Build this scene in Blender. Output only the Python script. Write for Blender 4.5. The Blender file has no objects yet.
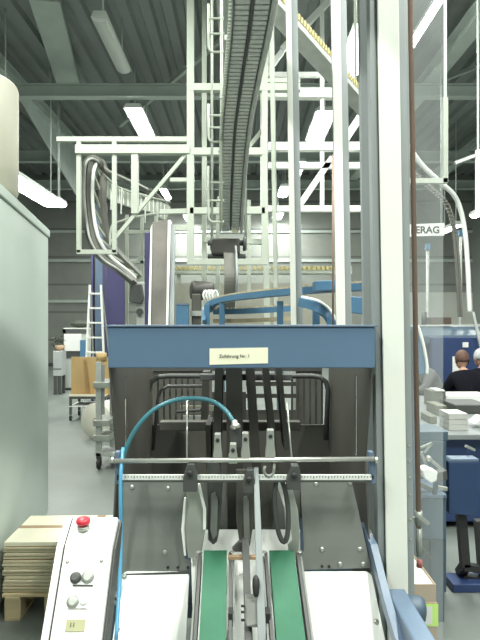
import bpy, bmesh, math, random
from mathutils import Vector, Matrix
random.seed(7)
C = bpy.context.scene.collection
sc = bpy.context.scene
F, H = 580.0, 1.6            # focal length in pixels, camera height

# ------------------------------------------------------------------ camera, world, exposure
cam = bpy.data.cameras.new('camera'); cam_o = bpy.data.objects.new('camera', cam); C.objects.link(cam_o)
cam_o.location = (0, 0, H); cam_o.rotation_euler = (math.pi/2, 0, 0)
cam.sensor_fit = 'VERTICAL'; cam.sensor_height = 24; cam.lens = 24*F/640
cam.clip_start = .05; cam.clip_end = 100
sc.camera = cam_o
w = bpy.data.worlds.new('world'); sc.world = w; w.use_nodes = True
w.node_tree.nodes['Background'].inputs[0].default_value = (.82, .95, .92, 1)
w.node_tree.nodes['Background'].inputs[1].default_value = .3
sc.view_settings.view_transform = 'Standard'
sc.view_settings.look = 'None'
sc.view_settings.gamma = 1
sc.view_settings.exposure = 1.22
LAMP_W = 62            # watts of one fluorescent ceiling fixture
LAMP_COL = (.97, 1, .93)

# ------------------------------------------------------------------ helpers
def P(px, py, d):
    return Vector(((px-240)/F*d, d, H+(320-py)/F*d))
def X(px, d): return (px-240)/F*d
def Zp(py, d): return H+(320-py)/F*d
WL = {}
class MB:
    def __init__(s): s.v=[]; s.f=[]; s.sm=[]
    def add(s, vs, fs, smooth=False):
        n=len(s.v); s.v += [Vector(v) for v in vs]
        s.f += [tuple(i+n for i in f) for f in fs]
        s.sm += [smooth]*len(fs) if isinstance(smooth, bool) else smooth
        return s
    def bb(s, x0,x1,y0,y1,z0,z1):
        vs=[(x,y,z) for x in (x0,x1) for y in (y0,y1) for z in (z0,z1)]
        return s.add(vs, [(0,1,3,2),(4,6,7,5),(0,4,5,1),(2,3,7,6),(0,2,6,4),(1,5,7,3)])
    def obox(s, c, size, M=None):
        M = M or Matrix.Identity(3); c=Vector(c)
        vs=[c + M @ Vector((i*size[0]/2,j*size[1]/2,k*size[2]/2)) for i in (-1,1) for j in (-1,1) for k in (-1,1)]
        return s.add(vs, [(0,1,3,2),(4,6,7,5),(0,4,5,1),(2,3,7,6),(0,2,6,4),(1,5,7,3)])
    def bar(s, p, q, w, h, up=(0,0,1)):
        p=Vector(p); q=Vector(q); t=(q-p).normalized(); up=Vector(up)
        if abs(t.dot(up))>.98: up=Vector((0,1,0))
        a=t.cross(up).normalized(); b=a.cross(t).normalized()
        M=Matrix((a,t,b)).transposed()
        return s.obox((p+q)/2, (w,(q-p).length,h), M)
    def tube(s, pts, r, n=10, closed=False, caps=True):
        pts=[Vector(p) for p in pts]; m=len(pts); vs=[]; fs=[]; prev=None
        for i,p in enumerate(pts):
            if closed: t=pts[(i+1)%m]-pts[i-1]
            else: t=pts[min(i+1,m-1)]-pts[max(i-1,0)]
            t.normalize()
            if prev is None:
                u=Vector((0,0,1)) if abs(t.z)<.9 else Vector((1,0,0))
                a=t.cross(u).normalized()
            else:
                a=(prev - t*prev.dot(t)).normalized()
            prev=a; b=t.cross(a)
            rr = r[i] if isinstance(r,(list,tuple)) else r
            for k in range(n):
                th=2*math.pi*k/n; vs.append(p+a*math.cos(th)*rr+b*math.sin(th)*rr)
        rng = range(m) if closed else range(m-1)
        for i in rng:
            j=(i+1)%m
            for k in range(n):
                fs.append((i*n+k, i*n+(k+1)%n, j*n+(k+1)%n, j*n+k))
        sm=[True]*len(fs)
        if caps and not closed:
            fs += [tuple(range(n))[::-1], tuple(range((m-1)*n, m*n))]; sm += [False,False]
        return s.add(vs, fs, sm)
    def cyl(s, p, q, r, n=20): return s.tube([p,q], r, n)
    def sweep(s, pts, prof, up=(0,0,1), sides=None):
        """closed profile [(side, up)] carried along pts; side vectors may be given"""
        pts=[Vector(p) for p in pts]; m=len(pts); k=len(prof); vs=[]; fs=[]
        for i,p in enumerate(pts):
            t=(pts[min(i+1,m-1)]-pts[max(i-1,0)]).normalized()
            if sides is not None:
                a=Vector(sides[i] if isinstance(sides, list) else sides)
                a=(a-t*a.dot(t)).normalized(); b=a.cross(t)
            else:
                a=t.cross(Vector(up)).normalized(); b=a.cross(t).normalized()
            vs += [p+a*u+b*v for u,v in prof]
        for i in range(m-1):
            for j in range(k):
                fs.append((i*k+j, i*k+(j+1)%k, (i+1)*k+(j+1)%k, (i+1)*k+j))
        fs += [tuple(range(k))[::-1], tuple(range((m-1)*k, m*k))]
        return s.add(vs, fs)
    def prism(s, poly, d, off=None):
        """3-d polygon extruded by vector d"""
        d=Vector(d); n=len(poly); a=[Vector(p) for p in poly]
        vs=a+[p+d for p in a]
        fs=[tuple(range(n))[::-1], tuple(range(n,2*n))]+[(i,(i+1)%n,n+(i+1)%n,n+i) for i in range(n)]
        return s.add(vs, fs)
    def lathe(s, prof, o, ax=(0,0,1), n=24):
        o=Vector(o); ax=Vector(ax).normalized()
        u=Vector((0,0,1)) if abs(ax.z)<.9 else Vector((1,0,0))
        a=ax.cross(u).normalized(); b=ax.cross(a); vs=[]; fs=[]
        for r,t in prof:
            for k in range(n):
                th=2*math.pi*k/n; vs.append(o+ax*t+a*math.cos(th)*r+b*math.sin(th)*r)
        m=len(prof)
        for i in range(m-1):
            for k in range(n): fs.append((i*n+k,i*n+(k+1)%n,(i+1)*n+(k+1)%n,(i+1)*n+k))
        sm=[True]*len(fs)
        fs += [tuple(range(n))[::-1], tuple(range((m-1)*n,m*n))]; sm+=[False,False]
        return s.add(vs, fs, sm)
    def ell(s, c, rad, M=None, nu=16, nv=10):
        M = M or Matrix.Identity(3); c=Vector(c); vs=[]; fs=[]
        for i in range(nv+1):
            th=math.pi*min(max(i/nv,.01),.99)
            for k in range(nu):
                ph=2*math.pi*k/nu
                vs.append(c+M@Vector((rad[0]*math.sin(th)*math.cos(ph), rad[1]*math.sin(th)*math.sin(ph), rad[2]*math.cos(th))))
        for i in range(nv):
            for k in range(nu): fs.append((i*nu+k,i*nu+(k+1)%nu,(i+1)*nu+(k+1)%nu,(i+1)*nu+k))
        sm=[True]*len(fs)
        fs += [tuple(range(nu))[::-1], tuple(range(nv*nu,(nv+1)*nu))]; sm+=[True,True]
        return s.add(vs, fs, sm)
    def build(s, name, m, parent=None, bev=0, label=None, cat=None, group=None, kind=None, seg=2):
        xs=[v.x for v in s.v]; ys=[v.y for v in s.v]; zs=[v.z for v in s.v]
        loc=Vector(((min(xs)+max(xs))/2,(min(ys)+max(ys))/2,min(zs)))
        me=bpy.data.meshes.new(name)
        me.from_pydata([v-loc for v in s.v], [], s.f)
        me.polygons.foreach_set('use_smooth', s.sm)
        bm=bmesh.new(); bm.from_mesh(me); bmesh.ops.recalc_face_normals(bm, faces=bm.faces[:]); bm.to_mesh(me); bm.free()
        me.materials.append(m)
        o=bpy.data.objects.new(name, me); C.objects.link(o)
        WL[o.name]=loc
        if parent is not None:
            o.parent=parent; o.location=loc-WL[parent.name]
        else: o.location=loc
        if bev:
            b=o.modifiers.new('bevel','BEVEL'); b.width=bev; b.segments=seg; b.limit_method='ANGLE'; b.angle_limit=math.radians(40)
        tag(o,label,cat,group,kind)
        return o
def tag(o, label=None, cat=None, group=None, kind=None):
    if label: o['label']=label
    if cat: o['category']=cat
    if group: o['group']=group
    if kind: o['kind']=kind
    return o
def thing(name, label, cat, base, group=None):
    o=bpy.data.objects.new(name, None); C.objects.link(o); o.location=base; o.empty_display_size=.05
    WL[o.name]=Vector(base)
    return tag(o,label,cat,group)
def dup(root, loc, label, rz=0):
    kids={}
    for o in bpy.data.objects:
        if o.parent: kids.setdefault(o.parent.name, []).append(o)
    def cp(o, par):
        c=o.copy(); C.objects.link(c)
        if par is not None: c.parent=par
        for k in kids.get(o.name, []): cp(k, c)
        return c
    c=cp(root, None); c.location=loc; c.rotation_euler=(0,0,rz); c['label']=label
    WL[c.name]=Vector(loc)
    return c
def text_mesh(txt, name, m, parent, loc, size, rot=(math.pi/2,0,0), ext=.0006, bold=0.0, align='CENTER'):
    cu=bpy.data.curves.new('t','FONT'); cu.body=txt; cu.size=size; cu.extrude=ext; cu.offset=bold
    cu.align_x=align; cu.align_y='CENTER'
    t=bpy.data.objects.new('t',cu); C.objects.link(t)
    dg=bpy.context.evaluated_depsgraph_get(); dg.update()
    me=bpy.data.meshes.new_from_object(t.evaluated_get(dg)); me.name=name
    bpy.data.objects.remove(t)
    me.materials.clear(); me.materials.append(m)
    o=bpy.data.objects.new(name, me); C.objects.link(o)
    o.rotation_euler=rot; o.parent=parent; o.location=Vector(loc)-WL[parent.name]
    return o
def arc(c, r, a0, a1, n, ax=(1,0,0), ay=(0,0,1)):
    c=Vector(c); ax=Vector(ax); ay=Vector(ay)
    return [c+ax*r*math.cos(a0+(a1-a0)*i/n)+ay*r*math.sin(a0+(a1-a0)*i/n) for i in range(n+1)]
def smooth_path(pts, n=8):
    """Catmull-Rom through the points"""
    p=[Vector(x) for x in pts]; p=[2*p[0]-p[1]]+p+[2*p[-1]-p[-2]]; out=[]
    for i in range(1,len(p)-2):
        for k in range(n):
            t=k/n
            out.append(.5*((2*p[i])+(p[i+1]-p[i-1])*t+(2*p[i-1]-5*p[i]+4*p[i+1]-p[i+2])*t*t+(3*p[i]-p[i-1]-3*p[i+1]+p[i+2])*t**3))
    out.append(p[-2]); return out
def rpoly(x0,x1,y0,y1,r,n=5):
    out=[]
    for cx,cy,a in ((x1-r,y1-r,0),(x0+r,y1-r,90),(x0+r,y0+r,180),(x1-r,y0+r,270)):
        for i in range(n+1):
            th=math.radians(a+90*i/n); out.append((cx+r*math.cos(th),cy+r*math.sin(th)))
    return out

# ------------------------------------------------------------------ materials (procedural)
def mat(name, col, rough=.5, metal=0, var=.08, scale=6, bump=0, spec=.5, stretch=None, emit=0):
    m=bpy.data.materials.new(name); m.use_nodes=True; nt=m.node_tree; b=nt.nodes['Principled BSDF']
    tc=nt.nodes.new('ShaderNodeTexCoord'); mp=nt.nodes.new('ShaderNodeMapping')
    if stretch: mp.inputs['Scale'].default_value=stretch
    nz=nt.nodes.new('ShaderNodeTexNoise'); nz.inputs['Scale'].default_value=scale; nz.inputs['Detail'].default_value=5
    rp=nt.nodes.new('ShaderNodeValToRGB')
    lo=[max(0,c*(1-var)) for c in col]; hi=[min(1,c*(1+var)) for c in col]
    rp.color_ramp.elements[0].position=.3; rp.color_ramp.elements[1].position=.7
    rp.color_ramp.elements[0].color=(*lo,1); rp.color_ramp.elements[1].color=(*hi,1)
    L=nt.links.new
    L(tc.outputs['Object'],mp.inputs[0]); L(mp.outputs[0],nz.inputs['Vector']); L(nz.outputs['Fac'],rp.inputs[0]); L(rp.outputs[0],b.inputs['Base Color'])
    b.inputs['Roughness'].default_value=rough; b.inputs['Metallic'].default_value=metal
    b.inputs['Specular IOR Level'].default_value=spec
    if bump:
        bp=nt.nodes.new('ShaderNodeBump'); bp.inputs['Strength'].default_value=bump; bp.inputs['Distance'].default_value=.01
        L(nz.outputs['Fac'],bp.inputs['Height']); L(bp.outputs[0],b.inputs['Normal'])
    if emit:
        b.inputs['Emission Color'].default_value=(.93,1,.95,1); b.inputs['Emission Strength'].default_value=emit
    return m
def striped(name, c1, c2, axis='Z', scale=1.0, rough=.6, width=.5, sharp=.06):
    """bands of two paints / seams along one axis"""
    m=mat(name,c1,rough,0,.06,3); nt=m.node_tree; b=nt.nodes['Principled BSDF']
    tc=[n for n in nt.nodes if n.type=='TEX_COORD'][0]
    sp=nt.nodes.new('ShaderNodeSeparateXYZ'); nt.links.new(tc.outputs['Object'],sp.inputs[0])
    mu=nt.nodes.new('ShaderNodeMath'); mu.operation='MULTIPLY'; mu.inputs[1].default_value=scale; nt.links.new(sp.outputs[axis],mu.inputs[0])
    fr=nt.nodes.new('ShaderNodeMath'); fr.operation='FRACT'; nt.links.new(mu.outputs[0],fr.inputs[0])
    gt=nt.nodes.new('ShaderNodeMath'); gt.operation='GREATER_THAN'; gt.inputs[1].default_value=width; nt.links.new(fr.outputs[0],gt.inputs[0])
    mx=nt.nodes.new('ShaderNodeMix'); mx.data_type='RGBA'
    rp=[n for n in nt.nodes if n.type=='VALTORGB'][0]
    nt.links.new(gt.outputs[0],mx.inputs['Factor']); nt.links.new(rp.outputs[0],mx.inputs['A']); mx.inputs['B'].default_value=(*c2,1)
    nt.links.new(mx.outputs['Result'],b.inputs['Base Color'])
    return m
M={}
M['blue']=mat('steel blue paint',(.10,.17,.265),.42,0,.05,4)
M['lblue']=mat('pale blue paint',(.115,.165,.235),.4,0,.08,5)
M['mblue']=mat('bright blue paint',(.075,.18,.30),.4,0,.06,5)
M['dblue']=mat('deep blue paint',(.024,.048,.135),.45,0,.06,5)
M['gblue']=mat('grey blue paint',(.06,.095,.13),.45,0,.06,5)
M['violet']=mat('dark violet paint',(.055,.05,.14),.5,0,.06,5)
M['white']=mat('white enamel',(.86,.88,.84),.38,0,.03,3)
M['postwhite']=mat('worn white post paint',(.80,.82,.75),.45,0,.05,9,stretch=(1,1,.15))
M['frame']=mat('pale green white frame paint',(.44,.48,.41),.45,0,.06,5)
M['postgrey']=mat('grey aluminium post',(.30,.33,.33),.45,.15,.06,5,stretch=(1,1,.2))
M['darkgrey']=mat('dark grey paint',(.07,.073,.07),.5,0,.08,5)
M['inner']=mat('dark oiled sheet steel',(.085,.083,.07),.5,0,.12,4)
M['sheet']=mat('grey sheet metal',(.20,.212,.195),.42,.3,.10,7,stretch=(.3,1,1.5))
M['steel']=mat('bright steel',(.62,.63,.58),.32,.75,.06,10)
M['alu']=mat('cast aluminium',(.40,.42,.38),.45,.45,.10,14)
M['chain']=mat('grey plastic chain',(.55,.57,.54),.55,0,.12,22)
M['pan']=mat('galvanised pan',(.50,.52,.49),.5,.1,.12,9)
M['black']=mat('black rubber',(.025,.025,.025),.6,0,.1,8)
M['belt']=mat('green belt rubber',(.018,.122,.062),.6,0,.06,16)
M['hose']=mat('teal air hose',(.05,.19,.23),.3,0,.05,8)
M['bhose']=mat('blue air hose',(.10,.33,.52),.3,0,.05,8)
M['beige']=mat('beige duct',(.46,.45,.36),.55,0,.04,3)
M['cabinet']=mat('light grey cabinet paint',(.50,.57,.52),.5,0,.06,1.3)
M['board']=mat('flattened carton board',(.62,.55,.38),.75,0,.08,5)
M['boardtop']=mat('pale carton top',(.80,.76,.60),.7,0,.05,4)
M['kraft']=mat('brown kraft board',(.40,.28,.17),.75,0,.08,6)
M['wood']=mat('pallet wood',(.55,.45,.27),.75,0,.16,6,stretch=(.25,2,2))
M['ply']=mat('orange brown plywood',(.52,.36,.16),.65,0,.12,4,stretch=(1,1,.3))
M['red']=mat('red plastic',(.55,.03,.05),.35,0,.04,6)
M['olive']=mat('olive label',(.38,.38,.22),.5,0,.06,12)
M['cream']=mat('cream paper label',(.88,.86,.66),.6,0,.02,6)
M['paper']=mat('white paper',(.74,.75,.72),.7,0,.04,8)
M['pstack']=striped('paper edges',(.52,.53,.50),(.33,.33,.30),'Z',160,.7,.6)
M['ink']=mat('black ink',(.03,.03,.03),.7,0,.05,5)
M['copper']=mat('brown pipe',(.33,.22,.17),.5,0,.10,9)
M['yellow']=mat('yellow plastic slats',(.52,.46,.22),.55,0,.08,9)
M['slat']=mat('tan conveyor slats',(.42,.36,.24),.6,0,.15,12)
M['neon']=mat('neon yellow label',(.55,.92,.05),.6,0,.04,6)
M['conc']=mat('concrete floor',(.165,.185,.17),.42,0,.14,1.4,bump=.03)
M['deck']=mat('ceiling deck',(.25,.275,.265),.6,0,.06,2)
M['beam']=mat('roof beam paint',(.48,.54,.50),.55,0,.06,3)
M['clad']=striped('wall cladding',(.25,.265,.24),(.15,.16,.15),'Z',1.05,.6,.93)
M['clad2']=mat('side wall paint',(.22,.24,.22),.65,0,.05,1.5)
M['skin']=mat('skin',(.48,.28,.20),.55,0,.06,9)
M['knit']=mat('black sweater',(.010,.010,.014),1,0,.15,40,bump=.1,spec=.05)
M['greycloth']=mat('grey shirt',(.13,.13,.13),.9,0,.10,30,spec=.1)
M['hair1']=mat('reddish brown hair',(.10,.05,.035),.7,0,.2,40)
M['hair2']=mat('grey hair',(.42,.43,.43),.7,0,.15,40)
M['jeans']=mat('dark trousers',(.03,.035,.05),.85,0,.1,20)
M['lit']=mat('lit fluorescent diffuser',(.9,.95,.9),.5,0,.02,3,emit=9)
M['unlit']=mat('white lamp diffuser',(.66,.70,.66),.4,0,.03,3)
M['lampbody']=mat('white lamp housing',(.66,.70,.66),.5,0,.04,4)
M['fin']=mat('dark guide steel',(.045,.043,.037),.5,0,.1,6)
M['track']=mat('dark grey track',(.15,.15,.13),.5,.1,.12,8)
M['greytan']=mat('grey tan paper edges',(.15,.15,.115),.7,0,.08,9)
M['leaf']=mat('dark leaves',(.05,.06,.045),.7,0,.2,20)
# clear plastic safety pane: mostly see-through, faintly milky
gm=bpy.data.materials.new('milky clear plastic'); gm.use_nodes=True; nt=gm.node_tree; nt.nodes.clear()
o_=nt.nodes.new('ShaderNodeOutputMaterial'); t_=nt.nodes.new('ShaderNodeBsdfTransparent'); d_=nt.nodes.new('ShaderNodeBsdfPrincipled'); x_=nt.nodes.new('ShaderNodeMixShader')
nz=nt.nodes.new('ShaderNodeTexNoise'); nz.inputs['Scale'].default_value=3
mr=nt.nodes.new('ShaderNodeMapRange'); mr.inputs['To Min'].default_value=.10; mr.inputs['To Max'].default_value=.14
d_.inputs['Base Color'].default_value=(.80,.85,.84,1); d_.inputs['Roughness'].default_value=.25
nt.links.new(nz.outputs['Fac'],mr.inputs['Value']); nt.links.new(mr.outputs[0],x_.inputs[0])
nt.links.new(t_.outputs[0],x_.inputs[1]); nt.links.new(d_.outputs[0],x_.inputs[2]); nt.links.new(x_.outputs[0],o_.inputs[0])
M['pane']=gm

# ------------------------------------------------------------------ setting: hall shell
XL, XR, YN, YF, ZC = -7.0, 8.0, -4.5, 20.0, 6.6
MB().bb(XL-.2,XR+.2,YN-.2,YF+.2,-.2,0).build('floor',M['conc'],kind='structure')
MB().bb(XL-.2,XR+.2,YF,YF+.2,0,ZC+.3).build('wall_far',M['clad'],kind='structure')
MB().bb(XL-.2,XL,YN,YF,0,ZC+.3).build('wall_left',M['clad2'],kind='structure')
MB().bb(XR,XR+.2,YN,YF,0,ZC+.3).build('wall_right',M['clad2'],kind='structure')
MB().bb(XL-.2,XR+.2,YN-.2,YN,0,ZC+.3).build('wall_near',M['clad2'],kind='structure')
# trapezoid decking running along the hall
prof=[]; x=XL; pitch=.36
while x < XR:
    prof += [(x,ZC),(x+.16,ZC),(x+.20,ZC+.09),(x+.32,ZC+.09)]; x+=pitch
prof += [(XR+.1,ZC),(XR+.1,ZC+.22),(XL-.1,ZC+.22)]
MB().prism([(a,YN,b) for a,b in prof],(0,YF-YN,0)).build('ceiling',M['deck'],kind='structure')
def ibeam(p,q,w,h,name):
    mb=MB(); p=Vector(p); q=Vector(q); u=Vector((0,0,1))
    mb.bar(p+u*(h/2-.01),q+u*(h/2-.01),w,.02); mb.bar(p-u*(h/2-.01),q-u*(h/2-.01),w,.02); mb.bar(p,q,.015,h-.02)
    return mb.build(name,M['beam'],kind='structure')
ibeam((XL,11,5.93),(XR,11,5.93),.2,.24,'trim_1')
ibeam((XL,15.4,5.93),(XR,15.4,5.93),.2,.28,'trim_2')
ibeam((XL,18.6,5.93),(XR,18.6,5.93),.2,.28,'trim_3')
n=4
for x in (-4.35,-.2,3.6,6.2):
    ibeam((x,4.5,6.18),(x,YF,6.18),.26,.26,f'trim_{n}'); n+=1
# crossed bracing under the deck
MB().bar((-3.0,14.5,6.45),(.6,8.5,6.45),.07,.07).build(f'trim_{n}',M['beam'],kind='structure'); n+=1
MB().bar((2.8,13.5,6.45),(6.8,8.0,6.45),.07,.07).build(f'trim_{n}',M['beam'],kind='structure'); n+=1
MB().bar((-2.97,8.8,6.5),(-3.55,12.0,6.5),.45,.12).build(f'trim_{n}',M['beam'],kind='structure'); n+=1
# haunch plates below the long beam on the side
MB().prism([(-4.35,11.1,6.05),(-4.35,15.3,6.05),(-4.35,15.3,4.9)],(.03,0,0)).build(f'trim_{n}',M['beam'],kind='structure'); n+=1
for z in (2.2,3.6,4.6):
    MB().bb(XL,XR,YF-.06,YF,z,z+.09).build(f'trim_{n}',M['beam'],kind='structure'); n+=1
MB().bb(4.2,XR,YF-.09,YF-.01,.1,2.55).build(f'trim_{n}',mat('pale concrete plinth',(.50,.51,.47),.7,0,.05,2),kind='structure'); n+=1
MB().bb(XL,XR,YF-.03,YF,0,.12).build('baseboard_far',M['darkgrey'],kind='structure')

# ------------------------------------------------------------------ ceiling lamps
def lamp(x, y0, y1, z, lit, label, group='fluorescent ceiling lamps', wd=.24, watts=None):  # larger wd values build the lamp's glow into the fixture's shape
    t=thing('ceiling_lamp',label,'lamp',(x,(y0+y1)/2,z),group)
    L=y1-y0
    MB().prism([(x-wd/2,y0,z),(x+wd/2,y0,z),(x+wd*.36,y0,z+.09),(x-wd*.36,y0,z+.09)],(0,L,0)).build('housing',M['lampbody'],t)
    prof=[(x+wd*.42*math.cos(a),y0+.03,z-.055*math.sin(a)) for a in [math.pi*i/8 for i in range(9)]]
    MB().prism(prof,(0,L-.06,0)).build('diffuser',M['lit'] if lit else M['unlit'],t)
    top=6.56
    for yy in (y0+.2,y1-.2):
        MB().cyl((x,yy,z+.09),(x,yy,top),.012,8).build('hanger',M['lampbody'],t)
    if lit:
        l=bpy.data.lights.new('tube_light','AREA'); l.shape='RECTANGLE'; l.size=wd*.8; l.size_y=L*.95
        l.energy=watts or (LAMP_W*(1.5 if x<4 else .6) if y1<7 else LAMP_W*.55); l.color=LAMP_COL  # added near lamps are boosted, less so on the right
        o=bpy.data.objects.new('tube_light',l); C.objects.link(o); o.parent=t; o.location=(0,0,-.075)
    return t
lamp(-1.94,8.0,9.75,5.78,False,'unlit fluorescent ceiling lamp with white housing, above the lit one')
lamp(-2.05,11.1,12.9,5.66,True,'bright ceiling lamp behind the long cross beam, left of the overhead frame',wd=.38)
lamp(-2.3,17.2,18.6,5.5,True,'small far ceiling lamp above the grey chute')
lamp(-1.75,18.9,19.7,5.0,True,'smallest far ceiling lamp beside the grey chute top')
lamp(1.87,8.4,10.2,5.9,True,'largest glaring ceiling lamp just left of the wide white post',wd=.46)
lamp(1.72,11.5,13.4,5.75,True,'glaring ceiling lamp between the two narrow white posts',wd=.46)
lamp(1.55,15.0,16.6,5.7,True,'far ceiling lamp beside the slim white post, third of its row',wd=.36)
lamp(1.35,17.2,18.5,5.55,True,'far ceiling lamp beside the slim white post, below the third',wd=.36)
lamp(1.25,18.8,19.7,5.05,True,'far low ceiling lamp seen beside the slim white post',wd=.36)
lamp(2.68,7.4,9.4,5.9,True,'narrow bright strip lamp right of the wide white post',wd=.13)
lamp(-3.72,9.0,11.6,3.9,True,'low hung bright lamp above the pale cabinet end','low hung hall lamps',.5)  # widened so the fixture takes in the lamp's glow
lamp(-3.95,12.4,12.9,4.15,True,'small low hung lamp behind the bright lamp over the cabinet','low hung hall lamps')
lamp(5.4,14.3,15.5,3.95,True,'low hung lamp beside the lettered hall sign','low hung hall lamps')
lamp(5.28,12.0,13.1,3.95,True,'low hung lamp cut by the right edge of the photo','low hung hall lamps')
# unseen lamps added overhead to light the near machine
for x in (-2.1,1.87,4.9):
    for y in (-2.6,.6,4.4):
        lamp(x,y,y+1.8,5.9,True,'added unseen ceiling lamp lighting the near end of the hall','added lamps over the near end')

# ------------------------------------------------------------------ insert feeder (main machine)
mc=thing('insert_feeder','blue-fronted paper insert feeder with two green belts','machine',(0.005,2.1,0))
# hood beam with the name plate
hb=MB().bb(-.444,.454,1.95,2.04,1.438,1.577).build('hood_beam',M['blue'],mc,.004)
MB().bb(-.452,.462,1.945,2.05,1.577,1.583).build('beam_lip',M['lblue'],hb,.001)
lp=MB().prism([P(209.5,348.5,1.948),P(268,347.5,1.948),P(268,363.3,1.948),P(209.5,364.8,1.948)],(0,.0015,0)).build('name_label',M['cream'],mc)
lp['label']='cream paper label with black lettering'
text_mesh('Zuführung Nr. 1','lettering',M['ink'],lp,P(234.5,356.2,1.947),.0155,rot=(math.pi/2,-.012,0),bold=0)
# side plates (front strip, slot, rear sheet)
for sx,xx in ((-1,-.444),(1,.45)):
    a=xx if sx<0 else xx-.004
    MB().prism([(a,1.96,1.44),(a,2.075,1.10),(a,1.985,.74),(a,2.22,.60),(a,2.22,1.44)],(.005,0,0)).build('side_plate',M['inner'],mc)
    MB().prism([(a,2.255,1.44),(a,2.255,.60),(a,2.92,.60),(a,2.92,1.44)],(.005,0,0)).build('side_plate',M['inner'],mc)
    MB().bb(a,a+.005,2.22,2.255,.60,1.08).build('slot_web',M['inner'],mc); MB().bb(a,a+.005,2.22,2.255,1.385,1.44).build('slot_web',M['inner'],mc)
# back panel, tube frame
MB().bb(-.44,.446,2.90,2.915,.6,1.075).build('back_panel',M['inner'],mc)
yb=2.84
MB().tube([P(142,452,yb),P(148,392,yb),P(151,382,yb),P(158,377,yb),P(168,376,yb),P(312,376,yb),P(320,377,yb),P(326,382,yb),P(328,390,yb),P(326,440,yb)],.0125,10).build('tube_frame',M['darkgrey'],mc)
MB().tube([P(153,450,yb),P(158,398,yb),P(161,390,yb),P(168,386,yb),P(206,386,yb)],.008,8).build('tube_frame',M['darkgrey'],mc)
MB().tube([P(176,412,yb),P(200,410,yb),P(204,404,yb),P(204,378,yb)],.007,8).build('tube_frame',M['darkgrey'],mc)
# vertical guide fins in the throat
def fin(p0,p1,d0,d1,wd,name='guide_fin',m='fin'):
    mb=MB(); a=P(p0[0],p0[1],d0); b=P(p1[0],p1[1],d0)
    mb.prism([a+Vector((-wd/2,0,0)),a+Vector((wd/2,0,0)),b+Vector((wd/2,0,0)),b+Vector((-wd/2,0,0))],(0,d1-d0,0))
    return mb.build(name,M[m],mc,.001)
fin((219,368),(216,470),2.15,2.35,.03)
fin((234,368),(236,545),2.12,2.30,.06)
fin((250,368),(262,545),2.16,2.34,.034)
fin((266,368),(276,470),2.18,2.36,.024)
fin((279,366),(287,450),2.20,2.36,.020)
fin((208,425),(209,470),2.22,2.40,.02)
fin((206,372),(204,424),2.5,2.6,.03)
# dark sheets added as a backdrop behind the throat, either side of an open window
MB().bb(X(148,3.3),X(212,3.3),3.3,3.31,.6,Zp(369,3.3)).build('backdrop_sheet',M['inner'],mc)
MB().bb(X(296,3.3),X(322,3.3),3.3,3.31,.6,Zp(369,3.3)).build('backdrop_sheet',M['inner'],mc)
MB().bb(X(212,3.3),X(246,3.3),3.3,3.31,.6,Zp(392,3.3)).build('backdrop_sheet',M['fin'],mc)
MB().bb(X(246,3.3),X(296,3.3),3.3,3.31,.6,Zp(410,3.3)).build('backdrop_sheet',M['inner'],mc)
MB().bb(X(148,3.3),X(322,3.3),3.29,3.32,Zp(371,3.3),Zp(366,3.3)).build('rear_rail',M['darkgrey'],mc)
for py in (384,396): MB().bb(X(246,3.2),X(296,3.2),3.2,3.22,Zp(py+2,3.2),Zp(py-2,3.2)).build('window_bar',M['fin'],mc)
MB().bb(X(180,3.1),X(214,3.1),3.1,3.12,Zp(411,3.1),Zp(406,3.1)).build('light_strip_plate',M['greytan'],mc)
MB().bb(X(182,3.1),X(210,3.1),3.1,3.12,Zp(423,3.1),Zp(416,3.1)).build('light_strip_plate',M['alu'],mc)
MB().bb(X(160,2.4),X(300,2.4),2.38,2.43,Zp(430,2.4),Zp(421,2.4)).build('cross_bar',M['inner'],mc,.003)
MB().bb(X(200,2.3),X(292,2.3),2.28,2.33,Zp(380,2.3),Zp(374,2.3)).build('cross_bar',M['darkgrey'],mc,.003)
MB().cyl(P(287,402,2.1),P(292,462,2.0),.0035,8).build('thin_rod',M['steel'],mc)
MB().cyl(P(187,398,2.1),P(187,462,2.0),.0035,8).build('thin_rod',M['steel'],mc)
# a slatted guard further inside, seen through the throat
gd=MB()
for px in range(158,200,6): gd.bar(P(px,378,2.88),P(px,424,2.88),.008,.006)
gd.build('slat_guard',M['darkgrey'],mc)
gd=MB()
for px in range(292,326,6): gd.bar(P(px,378,2.88),P(px,424,2.88),.010,.006)
gd.build('slat_guard',M['darkgrey'],mc)
# front sheets with screws
def yz(py, d): return Zp(py,d)
DT, DB = 2.06, 1.985
def sheet_pt(px,py):
    t=(py-478)/(574-478); d=DT+(DB-DT)*t
    return P(px,py,d)
def plate(poly,name,m,th=.004,bev=0,par=mc):
    return MB().prism(poly,(0,th,0)).build(name,M[m],par,bev)
sl=plate([sheet_pt(*p) for p in ((121,478),(186,478),(184,558),(190,561),(190,574),(122,576))],'front_sheet','sheet')
sr=plate([sheet_pt(*p) for p in ((300,478),(351,478),(371,568),(300,570),(300,556),(304,550))],'front_sheet','sheet')
def screw(px,py,par,r=.0085,m='steel'):
    c=sheet_pt(px,py); MB().lathe([(r,0),(r,.003),(r*.6,.006),(r*.2,.006)],c-Vector((0,.0005,0)),(0,-1,0),12).build('screw',M[m],par)
for p in ((165,552),(168,488),(132,487)): screw(*p,sl)
for p in ((178,567),(168,567),(188,567)): screw(*p,sl,.005,'black')
for p in ((322,549),(360,549),(340,564),(363,564),(316,484),(350,483)): screw(*p,sr)
for p in ((329,566),(322,566)): screw(*p,sr,.005,'black')
MB().bar(sheet_pt(124,573),sheet_pt(190,571),.03,.006).build('sheet_foot',M['darkgrey'],sl)
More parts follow.
